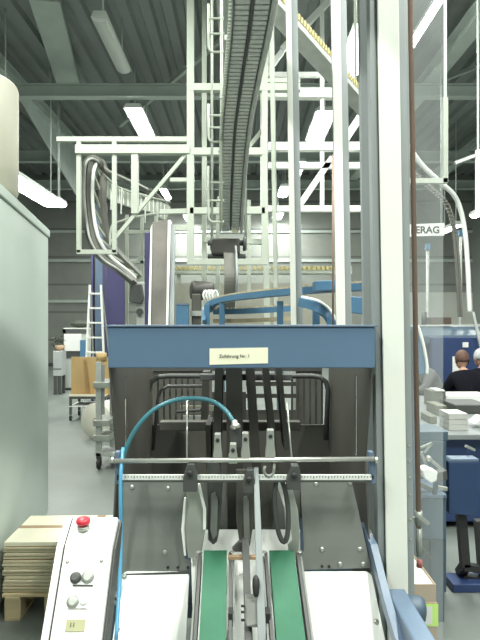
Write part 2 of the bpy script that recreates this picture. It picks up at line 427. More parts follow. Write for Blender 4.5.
# curved paper guides in the middle
def leaf(pts,d,name,m,th=.012):
    return MB().prism([P(x,y,d) for x,y in pts],(0,th,0)).build(name,M[m],mc,.002)
leaf([(186,488),(197,486),(202,500),(205,520),(203,545),(200,558),(188,558),(184,535),(183,527),(186,505)],1.97,'paper_guide','alu',.05)
leaf([(197,484),(200,484),(206,510),(206,530),(203,530),(203,510)],1.955,'guide_edge','white',.012)
leaf([(184,498),(186,498),(184,530),(186,556),(184,556),(181,530)],1.955,'guide_edge','white',.012)
leaf([(280,482),(291,484),(298,510),(300,535),(298,560),(290,560),(286,530),(284,505)],1.97,'paper_guide','alu',.05)
leaf([(276,482),(281,482),(288,505),(292,540),(288,545),(285,510)],1.955,'guide_edge','white',.012)
# dark throat wall and white lower tray between the sheets
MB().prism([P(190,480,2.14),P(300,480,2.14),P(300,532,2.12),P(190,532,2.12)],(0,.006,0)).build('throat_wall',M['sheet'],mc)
MB().prism([P(190,530,2.10),P(300,530,2.10),P(302,655,1.80),P(194,655,1.80)],(0,.006,0)).build('throat_tray',M['white'],mc)
# loops and capsules
def loop(c,rx,rz,d,r,tilt=0,m='darkgrey'):
    pts=[]
    for i in range(28):
        a=2*math.pi*i/28; x=rx*math.cos(a); z=rz*math.sin(a)
        pts.append(P(c[0]+x*math.cos(tilt)-z*math.sin(tilt),c[1]-(x*math.sin(tilt)+z*math.cos(tilt)),d))
    return MB().tube(pts,r,10,closed=True).build('guide_loop',M[m],mc)
loop((281.5,510),6.5,32,1.93,.0085,.08)
leaf([(207,462),(219,462),(223,480),(221,520),(217,542),(213,545),(208,540),(208,505)],1.99,'separator_blade','darkgrey',.02)
leaf([(236,470),(254,470),(254,520),(250,545),(243,560),(240,545),(236,520)],2.0,'separator_blade','inner',.02)
leaf([(260,478),(273,478),(276,505),(272,528),(262,528),(260,505)],2.02,'separator_blade','inner',.02)
leaf([(243,498),(246.5,496),(249,502),(250,540),(247,548),(244,540)],1.985,'separator_face','sheet',.01)
leaf([(211,495),(215,492),(218,500),(217,535),(213,540),(210,530)],1.975,'separator_face','sheet',.01)
# rods, scale bar, end brackets
MB().cyl(P(113,461,1.89),P(374,459,1.89),.0075,14).build('clamp_rod',M['steel'],mc)
rb=MB().bb(X(117,1.9),X(373,1.9),1.90,1.908,Zp(480,1.9),Zp(475,1.9)).build('scale_bar',M['white'],mc)
tk=MB()
for i in range(86):
    xx=X(119,1.9)+i*.0098; hh=.008 if i%5==0 else .005
    tk.bb(xx,xx+.0018,1.8985,1.9,Zp(476,1.9)-hh,Zp(476,1.9))
tk.build('scale_marks',M['ink'],rb)
MB().bb(X(117,1.9),X(373,1.9),1.908,1.925,Zp(483,1.9),Zp(480.2,1.9)).build('scale_carrier',M['sheet'],mc)
for px,tilt in ((117,0),(371.5,2)):
    MB().prism([P(px-2.5,452,1.9),P(px+2.5,452,1.9),P(px+3+tilt,484,1.9),P(px-2+tilt,484,1.9)],(0,.03,0)).build('end_bracket',M['lblue'],mc,.002)
    MB().lathe([(.011,0),(.011,.008),(.006,.012)],P(px-3 if px<200 else px+3,460,1.9),(-1 if px<200 else 1,0,0),12).build('rod_nut',M['steel'],mc)
# clamps on the rod (upper) and on the scale bar (lower)
def upper_clamp(px,y0,y1,wpx):
    d=1.885; r=wpx/2/F*d; b=MB()
    b.prism([P(px-wpx*.35,y0,d),P(px+wpx*.35,y0,d),P(px+wpx*.4,(y0+y1)/2,d),P(px+wpx*.5,y1-8,d),P(px+wpx*.5,y1,d),P(px-wpx*.5,y1,d),P(px-wpx*.5,y1-8,d),P(px-wpx*.4,(y0+y1)/2,d)],(0,.03,0))
    o=b.build('rod_clamp',M['alu'],mc,.003)
    MB().lathe([(.0065,0),(.0065,.004),(.003,.004)],P(px,y0+6,d)-Vector((0,.001,0)),(0,-1,0),12).build('clamp_screw',M['black'],o)
for a in ((217.5,434,463,9),(233,444,464,9),(245.5,433,462,9),(270.5,430,462,10)): upper_clamp(*a)
def lower_clamp(px,y0,y1,wpx):
    d=1.875; b=MB()
    b.prism([P(px-wpx*.5,y0+14,d),P(px-wpx*.2,y0,d),P(px+wpx*.35,y0,d),P(px+wpx*.5,y0+10,d),P(px+wpx*.5,y1,d),P(px-wpx*.5,y1,d)],(0,.04,0))
    o=b.build('bar_clamp',M['darkgrey'],mc,.003)
    MB().lathe([(.009,0),(.009,.01),(.004,.012)],P(px,y0+9,d),(0,-1,0),14).build('clamp_knob',M['black'],o)
for a in ((190,464,492,14),(249,470,494,12),(294,466,490,14)): lower_clamp(*a)
MB().tube([P(265,466,1.9)]+[P(269+5*math.cos(a),470+6*math.sin(a),1.9) for a in [math.pi-math.pi*i/8 for i in range(9)]]+[P(274,464,1.9)],.005,8).build('hook',M['alu'],mc)
# long light bar running down between the belts, and its block
MB().prism([P(253.5,468,1.9),P(258.5,468,1.9),P(267,650,1.66),P(258,650,1.66)],(0,.014,0)).build('pressure_bar',M['postgrey'],mc,.002)
MB().prism([P(242,540,1.93),P(249,540,1.93),P(253,650,1.68),P(245,650,1.68)],(0,.02,0)).build('pressure_bar',M['darkgrey'],mc,.002)
bk=MB().prism([P(245,599,1.74),P(262,599,1.74),P(262.5,623,1.70),P(259,628,1.70),P(246,627,1.70),P(244.5,620,1.70)],(0,.035,0)).build('adjuster_block',M['sheet'],mc,.003)
MB().lathe([(.005,-.03),(.009,-.022),(.0115,0),(.0105,.018),(.006,.027),(.003,.03)],P(256,586,1.73),(0,.3,1),14).build('adjuster_knob',M['black'],bk)
for py in (606,612,620): MB().cyl(P(241,py,1.72),P(245,py,1.72),.004,8).build('pin',M['black'],bk)
MB().bb(X(228,1.9),X(262,1.9),1.9,1.92,Zp(560,1.9),Zp(557,1.9)).build('tie_bar',M['kraft'],mc)
MB().prism([P(232,549,1.93),P(239,542,1.93),P(244,542,1.93),P(244,552,1.93),P(234,552,1.93)],(0,.02,0)).build('side_stop',M['darkgrey'],mc,.002)
# white loading panels
def pslope(px,t): pass
def panel(x0,x1,x0b,x1b,nm,sp):
    top=Vector((0,1.985,.738)); bot=Vector((0,1.78,.47))
    r=.02; pts=[]
    def pt(u,v):   # u 0..1 across, v 0..1 down
        xa=x0+(x0b-x0)*v; xb=x1+(x1b-x1)*v
        q=top.lerp(bot,v); return Vector((xa+(xb-xa)*u,q.y,q.z))
    Wd=x1-x0; Ln=(top-bot).length
    for a,b in rpoly(0,Wd,0,Ln,r): pts.append(pt(a/Wd,1-b/Ln))
    nrm=Vector((0,-.79,.61))*.008
    o=MB().prism(pts,nrm).build(nm,M['white'],mc,.002)
    for u,v in sp: MB().lathe([(.009,0),(.009,.002),(.004,.005)],pt(u,v)+nrm,nrm,12).build('panel_screw',M['steel'],o)
panel(-.403,-.172,-.41,-.172,'loading_panel',((.05,.52),(.05,.05)))
panel(.205,.447,.215,.475,'loading_panel',((.93,.46),(.93,.9)))
# belts
def belt(x0,x1,x0b,x1b):
    top=Vector((0,1.925,.828)); bot=Vector((0,1.40,.58)); dr=(bot-top).normalized(); nr=Vector((0,dr.z,-dr.y)); 
    if nr.z<0: nr=-nr
    rr=.022; ring=[]
    def ringpts(r):
        out=[]
        for i in range(9):
            a=math.pi*i/8; out.append((top-nr*rr, -dr*math.sin(a)*r+nr*math.cos(a)*r,0))
        for i in range(9):
            a=math.pi*i/8; out.append((bot-nr*rr, dr*math.sin(a)*r-nr*math.cos(a)*r,1))
        return out
    o1=ringpts(rr); o2=ringpts(rr-.004); n_=len(o1); vs=[]; fs=[]
    for ring_ in (o1,o2):
        for c,off,v in ring_:
            for side in (0,1):
                xx=(x0,x1)[side]+((x0b-x0),(x1b-x1))[side]*v
                vs.append(Vector((xx,0,0))+c+off)
    for i in range(n_):
        j=(i+1)%n_; A,B=i*2,j*2; a2,b2=(n_+i)*2,(n_+j)*2
        fs += [(A,A+1,B+1,B),(a2,b2,b2+1,a2+1),(A,B,b2,a2),(A+1,a2+1,b2+1,B+1)]
    bo=MB().add(vs,fs).build('conveyor_belt',M['belt'],mc); bo['label']='green rubber conveyor belt'
    for c,xa,xb in ((top,x0,x1),(bot,x0b,x1b)):
        q=c-nr*rr; MB().cyl((xa,q.y,q.z),(xb,q.y,q.z),rr-.005,16).build('roller',M['steel'],mc)
    for s_,xa,xb in ((-1,x0,x0b),(1,x1,x1b)):
        off=s_*.012
        a=Vector((xa+off,0,0))+top-nr*.026-dr*.005; b=Vector((xb+off,0,0))+bot-nr*.026
        MB().bar(a,b,.010,.05,nr).build('belt_rail',M['darkgrey'],mc,.001)
        off=s_*.022
        a=Vector((xa+off,0,0))+top-nr*.03+dr*.005; b=Vector((xb+off,0,0))+bot-nr*.03
        MB().bar(a,b,.007,.04,nr).build('rail_cover',M['sheet'],mc,.001)
        # pulley screw
        MB().lathe([(.008,0),(.008,.004)],Vector((xa+s_*.018,0,0))+top-nr*.0,(0,0,1),10).build('rail_screw',M['steel'],mc)
belt(-.120,-.044,-.113,-.036)
belt(.098,.180,.108,.190)
for xx in (.085,-.025):
    MB().bb(xx-.01,xx+.004,1.70,1.74,.70,.74).build('rail_bracket',M['black'],mc,.002)
MB().bar(P(196,604,1.80),P(192,640,1.70),.012,.02).build('rail_bracket',M['darkgrey'],mc,.002)
# blue side flange and square tube of the frame, motor end
MB().sweep([P(362,527,2.10),P(366,534,2.06),P(373,548,2.0),P(386,600,1.85),P(399,645,1.72),P(420,700,1.55)],[(-.012,-.02),(.012,-.02),(.012,.02),(-.012,.02)]).build('side_flange',M['lblue'],mc)
MB().bb(.482,.545,.95,1.92,.648,.712).build('frame_tube',M['lblue'],mc,.006)
MB().lathe([(.038,0),(.042,.01),(.042,.05),(.034,.065),(.015,.07)],P(404,608,1.90),(1,-.2,.0),20).build('drive_cap',M['gblue'],mc)
# carcass below, legs and feet so that the machine stands on the floor
for a,b in ((-.44,2.05),(.44,2.05),(-.44,2.85),(.44,2.85)):
    MB().bb(a-.025,a+.025,b,b+.05,0.02,.62).bb(a-.04,a+.04,b-.015,b+.065,0,.02).build('leg',M['gblue'],mc,.003)
MB().bb(-.45,.455,2.02,2.9,.56,.61).build('base_frame',M['gblue'],mc,.004)
MB().bb(-.12,.19,1.45,2.05,.50,.55).build('belt_carrier',M['darkgrey'],mc,.004)
# air hose with fitting
hp=smooth_path([P(119,596,1.93),P(120,560,1.95),P(121,520,1.96),P(121,485,1.95),P(122,465,1.95),P(127,446,1.95),P(138,426,1.95),P(155,409,1.96),P(176,400,1.97),P(198,398.5,1.98),P(214,402,1.98),P(226,411,1.96),P(233,421,1.94)],6)
MB().tube(hp,.0075,12).build('air_hose',M['hose'],mc)
MB().tube(smooth_path([P(123,448,1.93),P(121,470,1.88),P(120.5,500,1.86),P(121,540,1.85),P(119.5,585,1.80),P(116,640,1.7)],6),.006,10).build('air_hose',M['bhose'],mc)
ft=MB().lathe([(.009,-.012),(.011,-.008),(.011,.002),(.016,.004),(.016,.014),(.008,.018)],P(235,424,1.93),(.25,-.5,-.9),14).build('hose_fitting',M['steel'],mc)
MB().bb(X(230,1.95),X(241,1.95),1.945,1.99,Zp(448,1.95),Zp(427,1.95)).build('valve_block',M['darkgrey'],mc,.003)

# ------------------------------------------------------------------ operator console (control box)
cs=thing('control_console','white operator console with red mushroom stop button and round switches','control panel',(-.40,1.55,0))
def cpoly(x): return [(x,1.574,1.065),(x,1.5,1.018),(x,1.26,.66),(x,1.28,.63),(x,1.335,.655),(x,1.56,.99),(x,1.585,1.05)]
MB().prism(cpoly(-.4526),(.1216,0,0)).build('console_body',M['white'],cs,.003)
MB().prism([(x,y+.003,z-.004) for i,(x,y,z) in enumerate(cpoly(-.457))],(.0045,0,0)).build('dark_gap',M['black'],cs)  # black layer puts the dark of the open gap into colour
MB().prism([(x,y+.006,z-.008) for x,y,z in cpoly(-.478)],(.021,0,0)).build('side_cover',M['white'],cs,.004)
MB().prism([(x,y+.010,z-.012) for x,y,z in cpoly(-.331)],(.008,0,0)).build('side_cover',M['darkgrey'],cs,.003)
MB().tube(smooth_path([P(118,520,1.72),P(116,548,1.66),P(111.5,585,1.58),P(106,640,1.48),P(102,690,1.4)]),.0065,10).build('cable',M['lblue'],cs)
fn=Vector((0,-(1.018-.66),-( 1.26-1.5))).normalized()*1; fn=Vector((0,-.358,.24)).normalized()
def face(px,py):
    d0=Vector(((px-240)/F,1,(320-py)/F)); o0=Vector((0,0,H)); p0=Vector((0,1.5,1.018))
    return o0+d0*((p0-o0).dot(fn)/d0.dot(fn))
tn=Vector((0,-.047,.074)).normalized()
def topf(px,py):
    n_=Vector((0,-(1.065-1.018),.074)).normalized(); d0=Vector(((px-240)/F,1,(320-py)/F)); o0=Vector((0,0,H)); p0=Vector((0,1.5,1.018))
    return o0+d0*((p0-o0).dot(n_)/d0.dot(n_)), n_
q,n_=topf(83.5,529); n_=Vector((0,-.1,1)).normalized()
MB().lathe([(.016,0),(.016,.010),(.012,.010)],q,n_,16).build('stop_collar',M['alu'],cs)
so=MB().lathe([(.011,.008),(.011,.014),(.018,.016),(.0195,.021),(.018,.028),(.012,.031),(.004,.032)],q,n_,20).build('stop_button',M['red'],cs); so['label']='red mushroom stop button'
def fm():
    a=Vector((1,0,0)); return Matrix((a,fn,a.cross(fn))).transposed()
FM=fm()
def knob(px,py,r,m,h=.014):
    q=face(px,py); return MB().lathe([(r*1.15,0),(r*1.15,.003),(r,.004),(r*.95,h),(r*.6,h+.002)],q,fn,20).build('switch_knob',M[m],cs,0)
def fplate(px,py,w_,h_,m,name,par=cs):
    q=face(px,py); return MB().obox(q+fn*.001,(w_,.003,h_),FM).build(name,M[m],par)
fplate(84,579,.052,.030,'white','switch_plate'); fplate(79,603,.052,.028,'white','switch_plate')
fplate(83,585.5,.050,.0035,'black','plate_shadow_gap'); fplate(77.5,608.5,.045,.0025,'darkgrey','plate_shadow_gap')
knob(76,578,.0125,'darkgrey'); knob(88,577,.0145,'alu',.008); knob(73,602,.0135,'alu',.008); knob(84,601,.010,'white',.006)
lb=fplate(75.5,625.5,.046,.026,'olive','rating_label')
for dx in (71,74): fplate(dx,625,.003,.011,'ink','label_mark',lb)
for p in ((67.5,561.5),(101.5,560.5)):
    MB().lathe([(.005,0),(.005,.002),(.002,.003)],face(*p),fn,10).build('face_screw',M['alu'],cs)
MB().bb(-.43,-.37,1.33,1.38,0.02,.67).bb(-.50,-.30,1.24,1.48,0,.02).build('pedestal',M['gblue'],cs,.004)

# ------------------------------------------------------------------ tall posts, pipe, safety pane
LEAN=.0163     # the tall posts lean very slightly
def lean(t, x):
    t.rotation_euler=(0,-LEAN,0); t.location.x += LEAN*H
def post(x0,x1,x2,y,dp,label,m='postwhite',z1=6.55,xl=None):
    t=thing('steel_post',label,'post',((x0+x2)/2,y+dp/2,0),None)
    MB().bb(x0,x1,y,y+.012,.012,z1).build('face_profile',M[m],t,.003)
    MB().bb(x0+.004,x1-.004,y+.012,y+dp,.012,z1).build('web',M['postgrey'],t)
    if x2>x1: MB().bb(x1,x2,y+.02,y+dp+.02,.012,z1).build('flange',M['postgrey'],t,.002)
    if xl: MB().bb(xl,x0,y+.02,y+dp,.012,z1).build('flange',M['postgrey'],t,.002)
    MB().bb(x0-.03,x2+.02,y-.02,y+dp+.04,0,.012).build('base_plate',M['darkgrey'],t)
    lean(t,x0)
    return t
p4=post(X(382.5,1.99),X(404,1.99),X(412,1.99),1.99,.07,'widest white steel post standing right of the blue feeder beam',xl=X(375,1.99)+.003)
sp_=MB()
for py in (446,462,478,495,520,540): sp_.lathe([(.004,0),(.004,.002)],(X(408,2.0),2.008,Zp(py,2.0)),(0,-1,0),10)
sp_.build('rivet_row',M['steel'],p4)
post(X(336.5,3.0),X(345.5,3.0),X(352.5,3.0),3.0,.05,'white steel post with grey flange rising behind the feeder beam')
post(X(291,3.35),X(296.5,3.35),X(303,3.35),3.35,.05,'slimmer white steel post, left neighbour of the flanged one')
post(X(364,2.25),X(375,2.25),X(375,2.25),2.25,.05,'grey green steel post tucked behind the widest white post','postgrey')
post(X(264,7.62),X(270,7.62),X(270,7.62),7.62,.06,'pale green post behind the chain conveyor, reaching the ceiling','frame')
post(X(274,6),X(278,6),X(279,6),6,.05,'thin pale green post left of the slim white post','frame')
pp=thing('pipe_riser','brown vertical pipe with valve fittings right of the widest white post','pipe',(X(413,2.08),2.08,.7))
rx=X(412.2,2.08)
MB().cyl((rx,2.08,.78),(rx,2.08,6.58),.009,14).build('pipe',M['copper'],pp)
MB().cyl((rx,2.08,Zp(525,2.08)),(rx,2.08,Zp(511,2.08)),.013,14).build('coupling',M['alu'],pp)
MB().cyl((rx,2.08,Zp(556,2.08)),(rx,2.08,Zp(528,2.08)),.011,14).build('coupling',M['alu'],pp)
MB().bar(P(412,516,2.06),P(422,524,2.06),.012,.012).build('valve_lever',M['alu'],pp)
MB().cyl((rx,2.08,Zp(567,2.08)),(rx,2.08,Zp(560,2.08)),.010,14).build('red_cap',mat('dull red',(.40,.10,.09),.5),pp)
MB().bar((.56,2.09,Zp(520,2.08)),(rx,2.09,Zp(520,2.08)),.015,.015).build('pipe_clip',M['alu'],pp)
lean(pp,0)
pn=thing('safety_pane','tall clear plastic safety pane right of the brown pipe','safety screen',(.68,2.2,0))
MB().bb(X(404,2.2),X(443,2.2),2.197,2.203,.02,3.6).build('pane',M['pane'],pn)
MB().bb(X(404,2.2),X(409,2.2),2.19,2.21,0,3.6).build('edge_rail',M['postgrey'],pn)

# ------------------------------------------------------------------ pale cabinet wall and duct, left
cb=thing('tall_cabinet','tall pale grey metal cabinet along the left edge','cabinet',(-1.4,3.0,0))
A=Vector((-1.06,1.7,0)); B=Vector((-1.56,4.72,0)); out=Vector((-(B-A).y,(B-A).x,0)).normalized()*.7
MB().prism([A+Vector((0,0,.05)),B+Vector((0,0,.05)),B+out+Vector((0,0,.05)),A+out+Vector((0,0,.05))],(0,0,2.22)).build('cabinet_body',M['cabinet'],cb,.01)
MB().prism([A-out*.02+Vector((0,0,2.27)),B-out*.02+Vector((0,0,2.27)),B+out+Vector((0,0,2.27)),A+out+Vector((0,0,2.27))],(0,0,.06)).build('top_rim',M['cabinet'],cb,.006)
MB().prism([A+out*.05,B+out*.05,B+out*.9,A+out*.9],(0,0,.05)).build('plinth',M['darkgrey'],cb)
du=thing('round_duct','beige rounded duct standing on the cabinet top at the left edge','duct',(-1.76,3.55,2.33))
MB().lathe([(.26,0),(.335,.03),(.355,.08),(.355,.725),(.348,.74)],(-1.76,3.62,2.335),(0,0,1),36).build('duct_shell',M['beige'],du)
MB().lathe([(.3556,.02),(.3556,.03)],(-1.76,3.62,2.335),(0,0,1),30).build('duct_band',M['beige'],du)

# ------------------------------------------------------------------ pallet with flattened cartons
th=math.atan2(-.33,1.72)   # cabinet direction
def RZ(a): return Matrix.Rotation(a,3,'Z')
ang=.02
pc=Vector((-1.005,3.32,0)); Rm=RZ(ang)
pl=thing('pallet','wooden pallet on the floor under the flattened cartons','pallet',pc)
def pbox(name,c,s,m,par,bev=.002): return MB().obox(pc+Rm@Vector(c),s,Rm).build(name,M[m],par,bev)
for k in range(6): pbox('deck_board',(0,-.20+k*.08,.133),(.53,.065,.016),'wood',pl)
for x_ in (-.21,0,.21): pbox('stringer',(x_,0,.117),(.08,.47,.016),'wood',pl)
for x_ in (-.21,0,.21):
    for y_ in (-.19,0,.19): pbox('block',(x_,y_,.0635),(.085,.085,.091),'wood',pl)
for x_ in (-.21,0,.21): pbox('runner',(x_,0,.009),(.085,.47,.018),'wood',pl)
pos=['resting on the pallet boards','second above the pallet','third above the pallet','fourth above the pallet','fifth above the pallet','sixth above the pallet','seventh above the pallet','seventh below the top','sixth below the top','fifth below the top','fourth below the top','third below the top','second below the top','lying just under the top one']
zc=.1415
for k in range(14):
    h_=.0178+random.uniform(-.002,.002)
    dx,dy=random.uniform(-.006,.006),random.uniform(-.005,.005)
    R2=RZ(ang+random.uniform(-.012,.012)); c=pc+Rm@Vector((dx,dy,zc+h_/2-.0008))
    kc=thing('flattened_carton','tan flattened carton bundle in the pallet stack, '+pos[k],'carton',pc+Vector((0,0,zc)),'flattened cartons on the pallet')
    MB().obox(c+Vector((0,0,.0008)),(.53,.43,h_-.0065),R2).build('board_layer',M['board'],kc,.001)
    MB().obox(c+Vector((0,0,h_/2-.0025)),(.52,.42,.005),R2).build('inner_flap',M['kraft'] if k%4==1 else M['boardtop'],kc,.001)
    zc+=h_
kc=thing('flattened_carton','pale topmost carton bundle crossed by brown strips','carton',pc+Vector((0,0,zc)),'flattened cartons on the pallet')
c=pc+Vector((0,0,zc+.012))
MB().obox(c,(.525,.425,.021),Rm).build('board_layer',M['boardtop'],kc,.001)
MB().obox(c+Rm@Vector((0,.02,.0112)),(.525,.04,.0015),Rm).build('tape_strip',M['kraft'],kc)
MB().obox(c+Rm@Vector((.10,-.106,.0112)),(.05,.21,.0015),Rm).build('tape_strip',M['kraft'],kc)
MB().obox(c+Rm@Vector((.17,.125,.0112)),(.05,.17,.0015),Rm).build('tape_strip',M['kraft'],kc)

# ------------------------------------------------------------------ overhead chain conveyor
oc=thing('chain_conveyor','grey overhead chain conveyor dipping away under the roof','conveyor',(0,5,2.3))
path=smooth_path([(.10,.4,3.22),(.09,1.6,3.22),(.062,2.93,3.20),(.01,3.8,3.17),(-.039,4.5,3.07),(-.075,5.3,2.82),(-.098,6.0,2.53)],10)
SX=(1,0,0)
MB().sweep(path,[(-.105,.05),(-.105,-.02),(-.098,-.02),(-.098,.042),(.098,.042),(.098,-.02),(.105,-.02),(.105,.05)],sides=SX).build('pan',M['pan'],oc)
def along(path, step):
    out=[]; acc=0; nxt=0
    for i in range(len(path)-1):
        a,b=path[i],path[i+1]; L=(b-a).length
        while nxt<=acc+L:
            t=(nxt-acc)/L; out.append((a.lerp(b,t),(b-a).normalized())); nxt+=step
        acc+=L
    return out
for off in (-.05,.05):
    ch=MB()
    for p,t in along(path,.05):
        n2=Vector((1,0,0)).cross(t); 
        if n2.z>0: n2=-n2
        ch.bar(p+Vector((off-.036,0,0))+n2*.005,p+Vector((off+.036,0,0))+n2*.005,.034,.012,n2)
    ch.build('link_chain',M['chain'],oc)
MB().tube([p+Vector((0,0,.0)) for p in path],.008,6).build('centre_rail',M['darkgrey'],oc)
MB().tube([p+Vector((.115,0,-.02)) for p in path],.012,8).build('side_rail',M['pan'],oc)
rg=MB()
for p,t in along(path,.035): rg.bb(p.x-.118,p.x-.104,p.y-.01,p.y+.01,p.z-.02,p.z+.03)
rg.build('link_edge',M['frame'],oc)
for p,t in along(path,.75)[1:]:
    MB().bar(p+Vector((-.13,0,.06)),p+Vector((.13,0,.06)),.03,.03).build('cross_tie',M['pan'],oc)
# turning head and the drop to the table
MB().bb(-.30,-.0,6.02,6.25,2.28,2.45).build('turn_head',M['fin'],oc,.02)
MB().cyl((-.34,6.1,2.41),(.06,6.1,2.41),.03,14).build('shaft',M['darkgrey'],oc)
MB().cyl((-.34,6.1,2.27),(.06,6.1,2.27),.025,14).build('shaft',M['darkgrey'],oc)
for x_ in (-.31,.03):
    MB().lathe([(.075,0),(.075,.03)],(x_,6.1,2.40),(1,0,0),18).build('sprocket',M['darkgrey'],oc)
MB().bb(X(232,5.98),X(238,5.98),5.97,5.99,Zp(233,5.98),Zp(229,5.98)).build('lamp_plate',M['cream'],oc)
MB().sweep(smooth_path([(-.115,6.12,2.40),(-.105,6.0,2.2),(-.10,5.95,2.0),(-.11,6.05,1.82),(-.12,6.2,1.72)],6),[(-.06,-.03),(.06,-.03),(.06,.03),(-.06,.03)],sides=SX).build('drop_track',M['track'],oc)
MB().tube(smooth_path([(-.05,6.05,2.40),(-.035,5.93,2.2),(-.03,5.88,2.0),(-.04,5.98,1.82)],6),.014,8).build('drop_rail',M['postgrey'],oc)
for x_,y_ in ((-.30,6.2),(.06,6.2)):
    MB().cyl((x_,y_,2.35),(x_,y_,6.58),.014,8).build('suspension_rod',M['frame'],oc)
# bent-tube guard hoops on the flank
for y0,y1 in ((4,52),(104,142),(166,222)):
    d=4.6; g=MB()
    g.tube([P(208.5,y0,d),P(208.5,y1-5,d),P(209.5,y1-2,d),P(212,y1,d),P(224,y1,d)],.010,8)
    for k in (.3,.62): g.cyl(P(208.5,y0+(y1-y0)*k,d),P(224,y0+(y1-y0)*k,d),.009,8)
    g.build('guard_hoop',M['frame'],oc)
MB().cyl(P(221.5,-20,4.6),P(221.5,226,4.6),.012,8).build('guard_post',M['frame'],oc)

# ------------------------------------------------------------------ overhead steel frame carrying the conveyors
of=thing('overhead_steel_frame','pale green overhead steel frame left of the chain conveyor','steel frame',(-.9,7.3,2.3))
D=7.3
def fb(p,q,w_=.075,name='beam',d=D,m='frame',par=of): return MB().bar(P(*p,d),P(*q,d),w_,w_).build(name,M[m],par,.003)
zt=6.58
MB().bb(X(187,D),X(194,D),D-.04,D+.04,Zp(265,D),zt).build('upright',M['frame'],of,.003)
MB().bb(X(261.5,D),X(267.5,D),D-.04,D+.04,Zp(265,D),zt).build('upright',M['frame'],of,.003)
fb((190,262),(265,262)); fb((190,211),(265,211),.08); fb((192,152),(265,152),.09)
fb((190,88),(300,88),.09); fb((265,81),(300,81),.05)
MB().bb(X(202,D+.6),X(206.5,D+.6),D+.56,D+.64,Zp(325,D+.6),zt).build('upright',M['frame'],of,.003)
fb((57,139.5),(190,139.5),.06); fb((76,150),(190,150),.11)
for px,y0,y1,w_ in ((79,140,253,.055),(114.5,140,253,.055),(135,146,214,.085)):
    MB().bb(X(px,D)-w_/2,X(px,D)+w_/2,D-w_/2,D+w_/2,Zp(y1,D),Zp(y0,D)).build('upright',M['frame'],of,.003)
fb((77,252),(117,252),.055); fb((188,152),(112,242),.045,'brace')
fb((160,212),(262,209),.06); 
fb((170,180),(190,180),.05); fb((168,228),(190,228),.07)
# far posts of the same frame, seen behind the loop
for px in (127,142,156):
    fb((px,215),(px,330),.05,'upright',9.5)
fb((125,232),(170,232),.06,'beam',9.5); fb((125,262),(170,262),.05,'beam',9.5); fb((128,270),(172,225),.04,'brace',9.5)
for px in (218,249,): fb((px,200),(px,300),.05,'upright',7.8)
fb((205,240),(262,242),.07,'beam',7.8); fb((232,170),(262,130),.05,'brace',7.8)

# right-hand roof framing between the posts
rf=thing('overhead_steel_frame','white overhead steel frame behind the tall white posts','steel frame',(1.0,8.6,2.5))
D2=8.6
def rb_(p,q,w_,name='beam'): return MB().bar(P(*p,D2),P(*q,D2),w_,w_).build(name,M['white'],rf,.003)
rb_((262,75),(345,75),.07); rb_((268,94),(372,94),.14); rb_((268,147),(362,147),.12); rb_((268,166),(362,166),.09); rb_((268,209),(362,209),.09)
rb_((322,10),(322,209),.06,'upright'); rb_((262,75),(262,209),.05,'upright')
rb_((299,206),(332,158),.09,'brace'); rb_((345,140),(362,114),.11,'brace'); rb_((282,50),(330,0),.09,'brace'); rb_((240,106),(282,52),.08,'brace')
rb_((322,10),(322,-60),.05,'hanger'); rb_((268,75),(268,-60),.05,'hanger')
# square frame on the far right
sf=thing('overhead_steel_frame','white square steel frame hanging right of the brown pipe','steel frame',(1.9,5.5,2.9))
MB().bar(P(445,98,5.5),P(445,183,5.5),.045,.045).build('upright',M['frame'],sf)
MB().bar(P(400,181,5.5),P(447,181,5.5),.045,.045).build('beam',M['frame'],sf)
MB().bar(P(403,98,5.5),P(403,183,5.5),.045,.045).build('upright',M['frame'],sf)
MB().bar(P(445,98,5.5),P(445,-205,5.5),.025,.025).build('hanger',M['beam'],sf)
MB().bar(P(403,98,5.5),P(403,-205,5.5),.025,.025).build('hanger',M['beam'],sf)

# yellow-topped inclined track across the posts
yt=thing('inclined_track','grey inclined track with yellow ribbed edge behind the tall posts','conveyor',P(300,40,4.6))
ya,yb_=P(255,-12,4.2),P(374,120,5.6)
MB().bar(ya,yb_,.16,.05).build('track_bed',M['pan'],yt,.004)
up=Vector((0,0,1)); ym=MB(); tt=(yb_-ya).normalized(); sd=tt.cross(up).normalized(); u2=sd.cross(tt)
for k in range(48):
    p=ya.lerp(yb_,k/47)+u2*.05
    ym.bar(p-sd*.085,p+sd*.085,.022,.05,u2)
ym.build('ribbed_edge',M['yellow'],yt)
for k in (.25,.8):
    p=ya.lerp(yb_,k); MB().cyl(p+u2*.02,(p.x,p.y,6.58),.015,8).build('suspension_rod',M['frame'],yt)

# ------------------------------------------------------------------ looping conveyor (left)
lo=thing('loop_conveyor','grey conveyor track looping down behind the pale frame','conveyor',P(128,300,8.2))
rim=smooth_path([P(168,208,8.9),P(150,192,8.7),P(125,180,8.4),P(108,172,8.1),P(99,163,7.9),P(92,162,7.8),P(88,170,7.7),P(87,195,7.7),P(89,220,7.7),P(93,241,7.7),P(104,259,7.8),P(120,270,7.9),P(134,281,8.1)],8)
MB().sweep(rim,[(-.08,-.04),(.08,-.04),(.08,.04),(-.08,.04)],sides=(.25,1,0)).build('outer_track',M['track'],lo)
ins=smooth_path([P(102,172,8.0),P(102,190,7.95),P(103,215,7.95),P(107,236,8.0),P(116,251,8.1),P(130,266,8.3),P(140,276,8.4)],8)
MB().sweep(ins,[(-.06,-.035),(.06,-.035),(.06,.035),(-.06,.035)],sides=(.25,1,0)).build('inner_track',M['track'],lo)
mid=[a.lerp(ins[min(int(i*len(ins)/60),len(ins)-1)],.5)+Vector((0,-.13,0)) for i,a in enumerate(rim[36:])]
MB().tube(mid,.024,8).build('pale_rail',M['white'],lo)
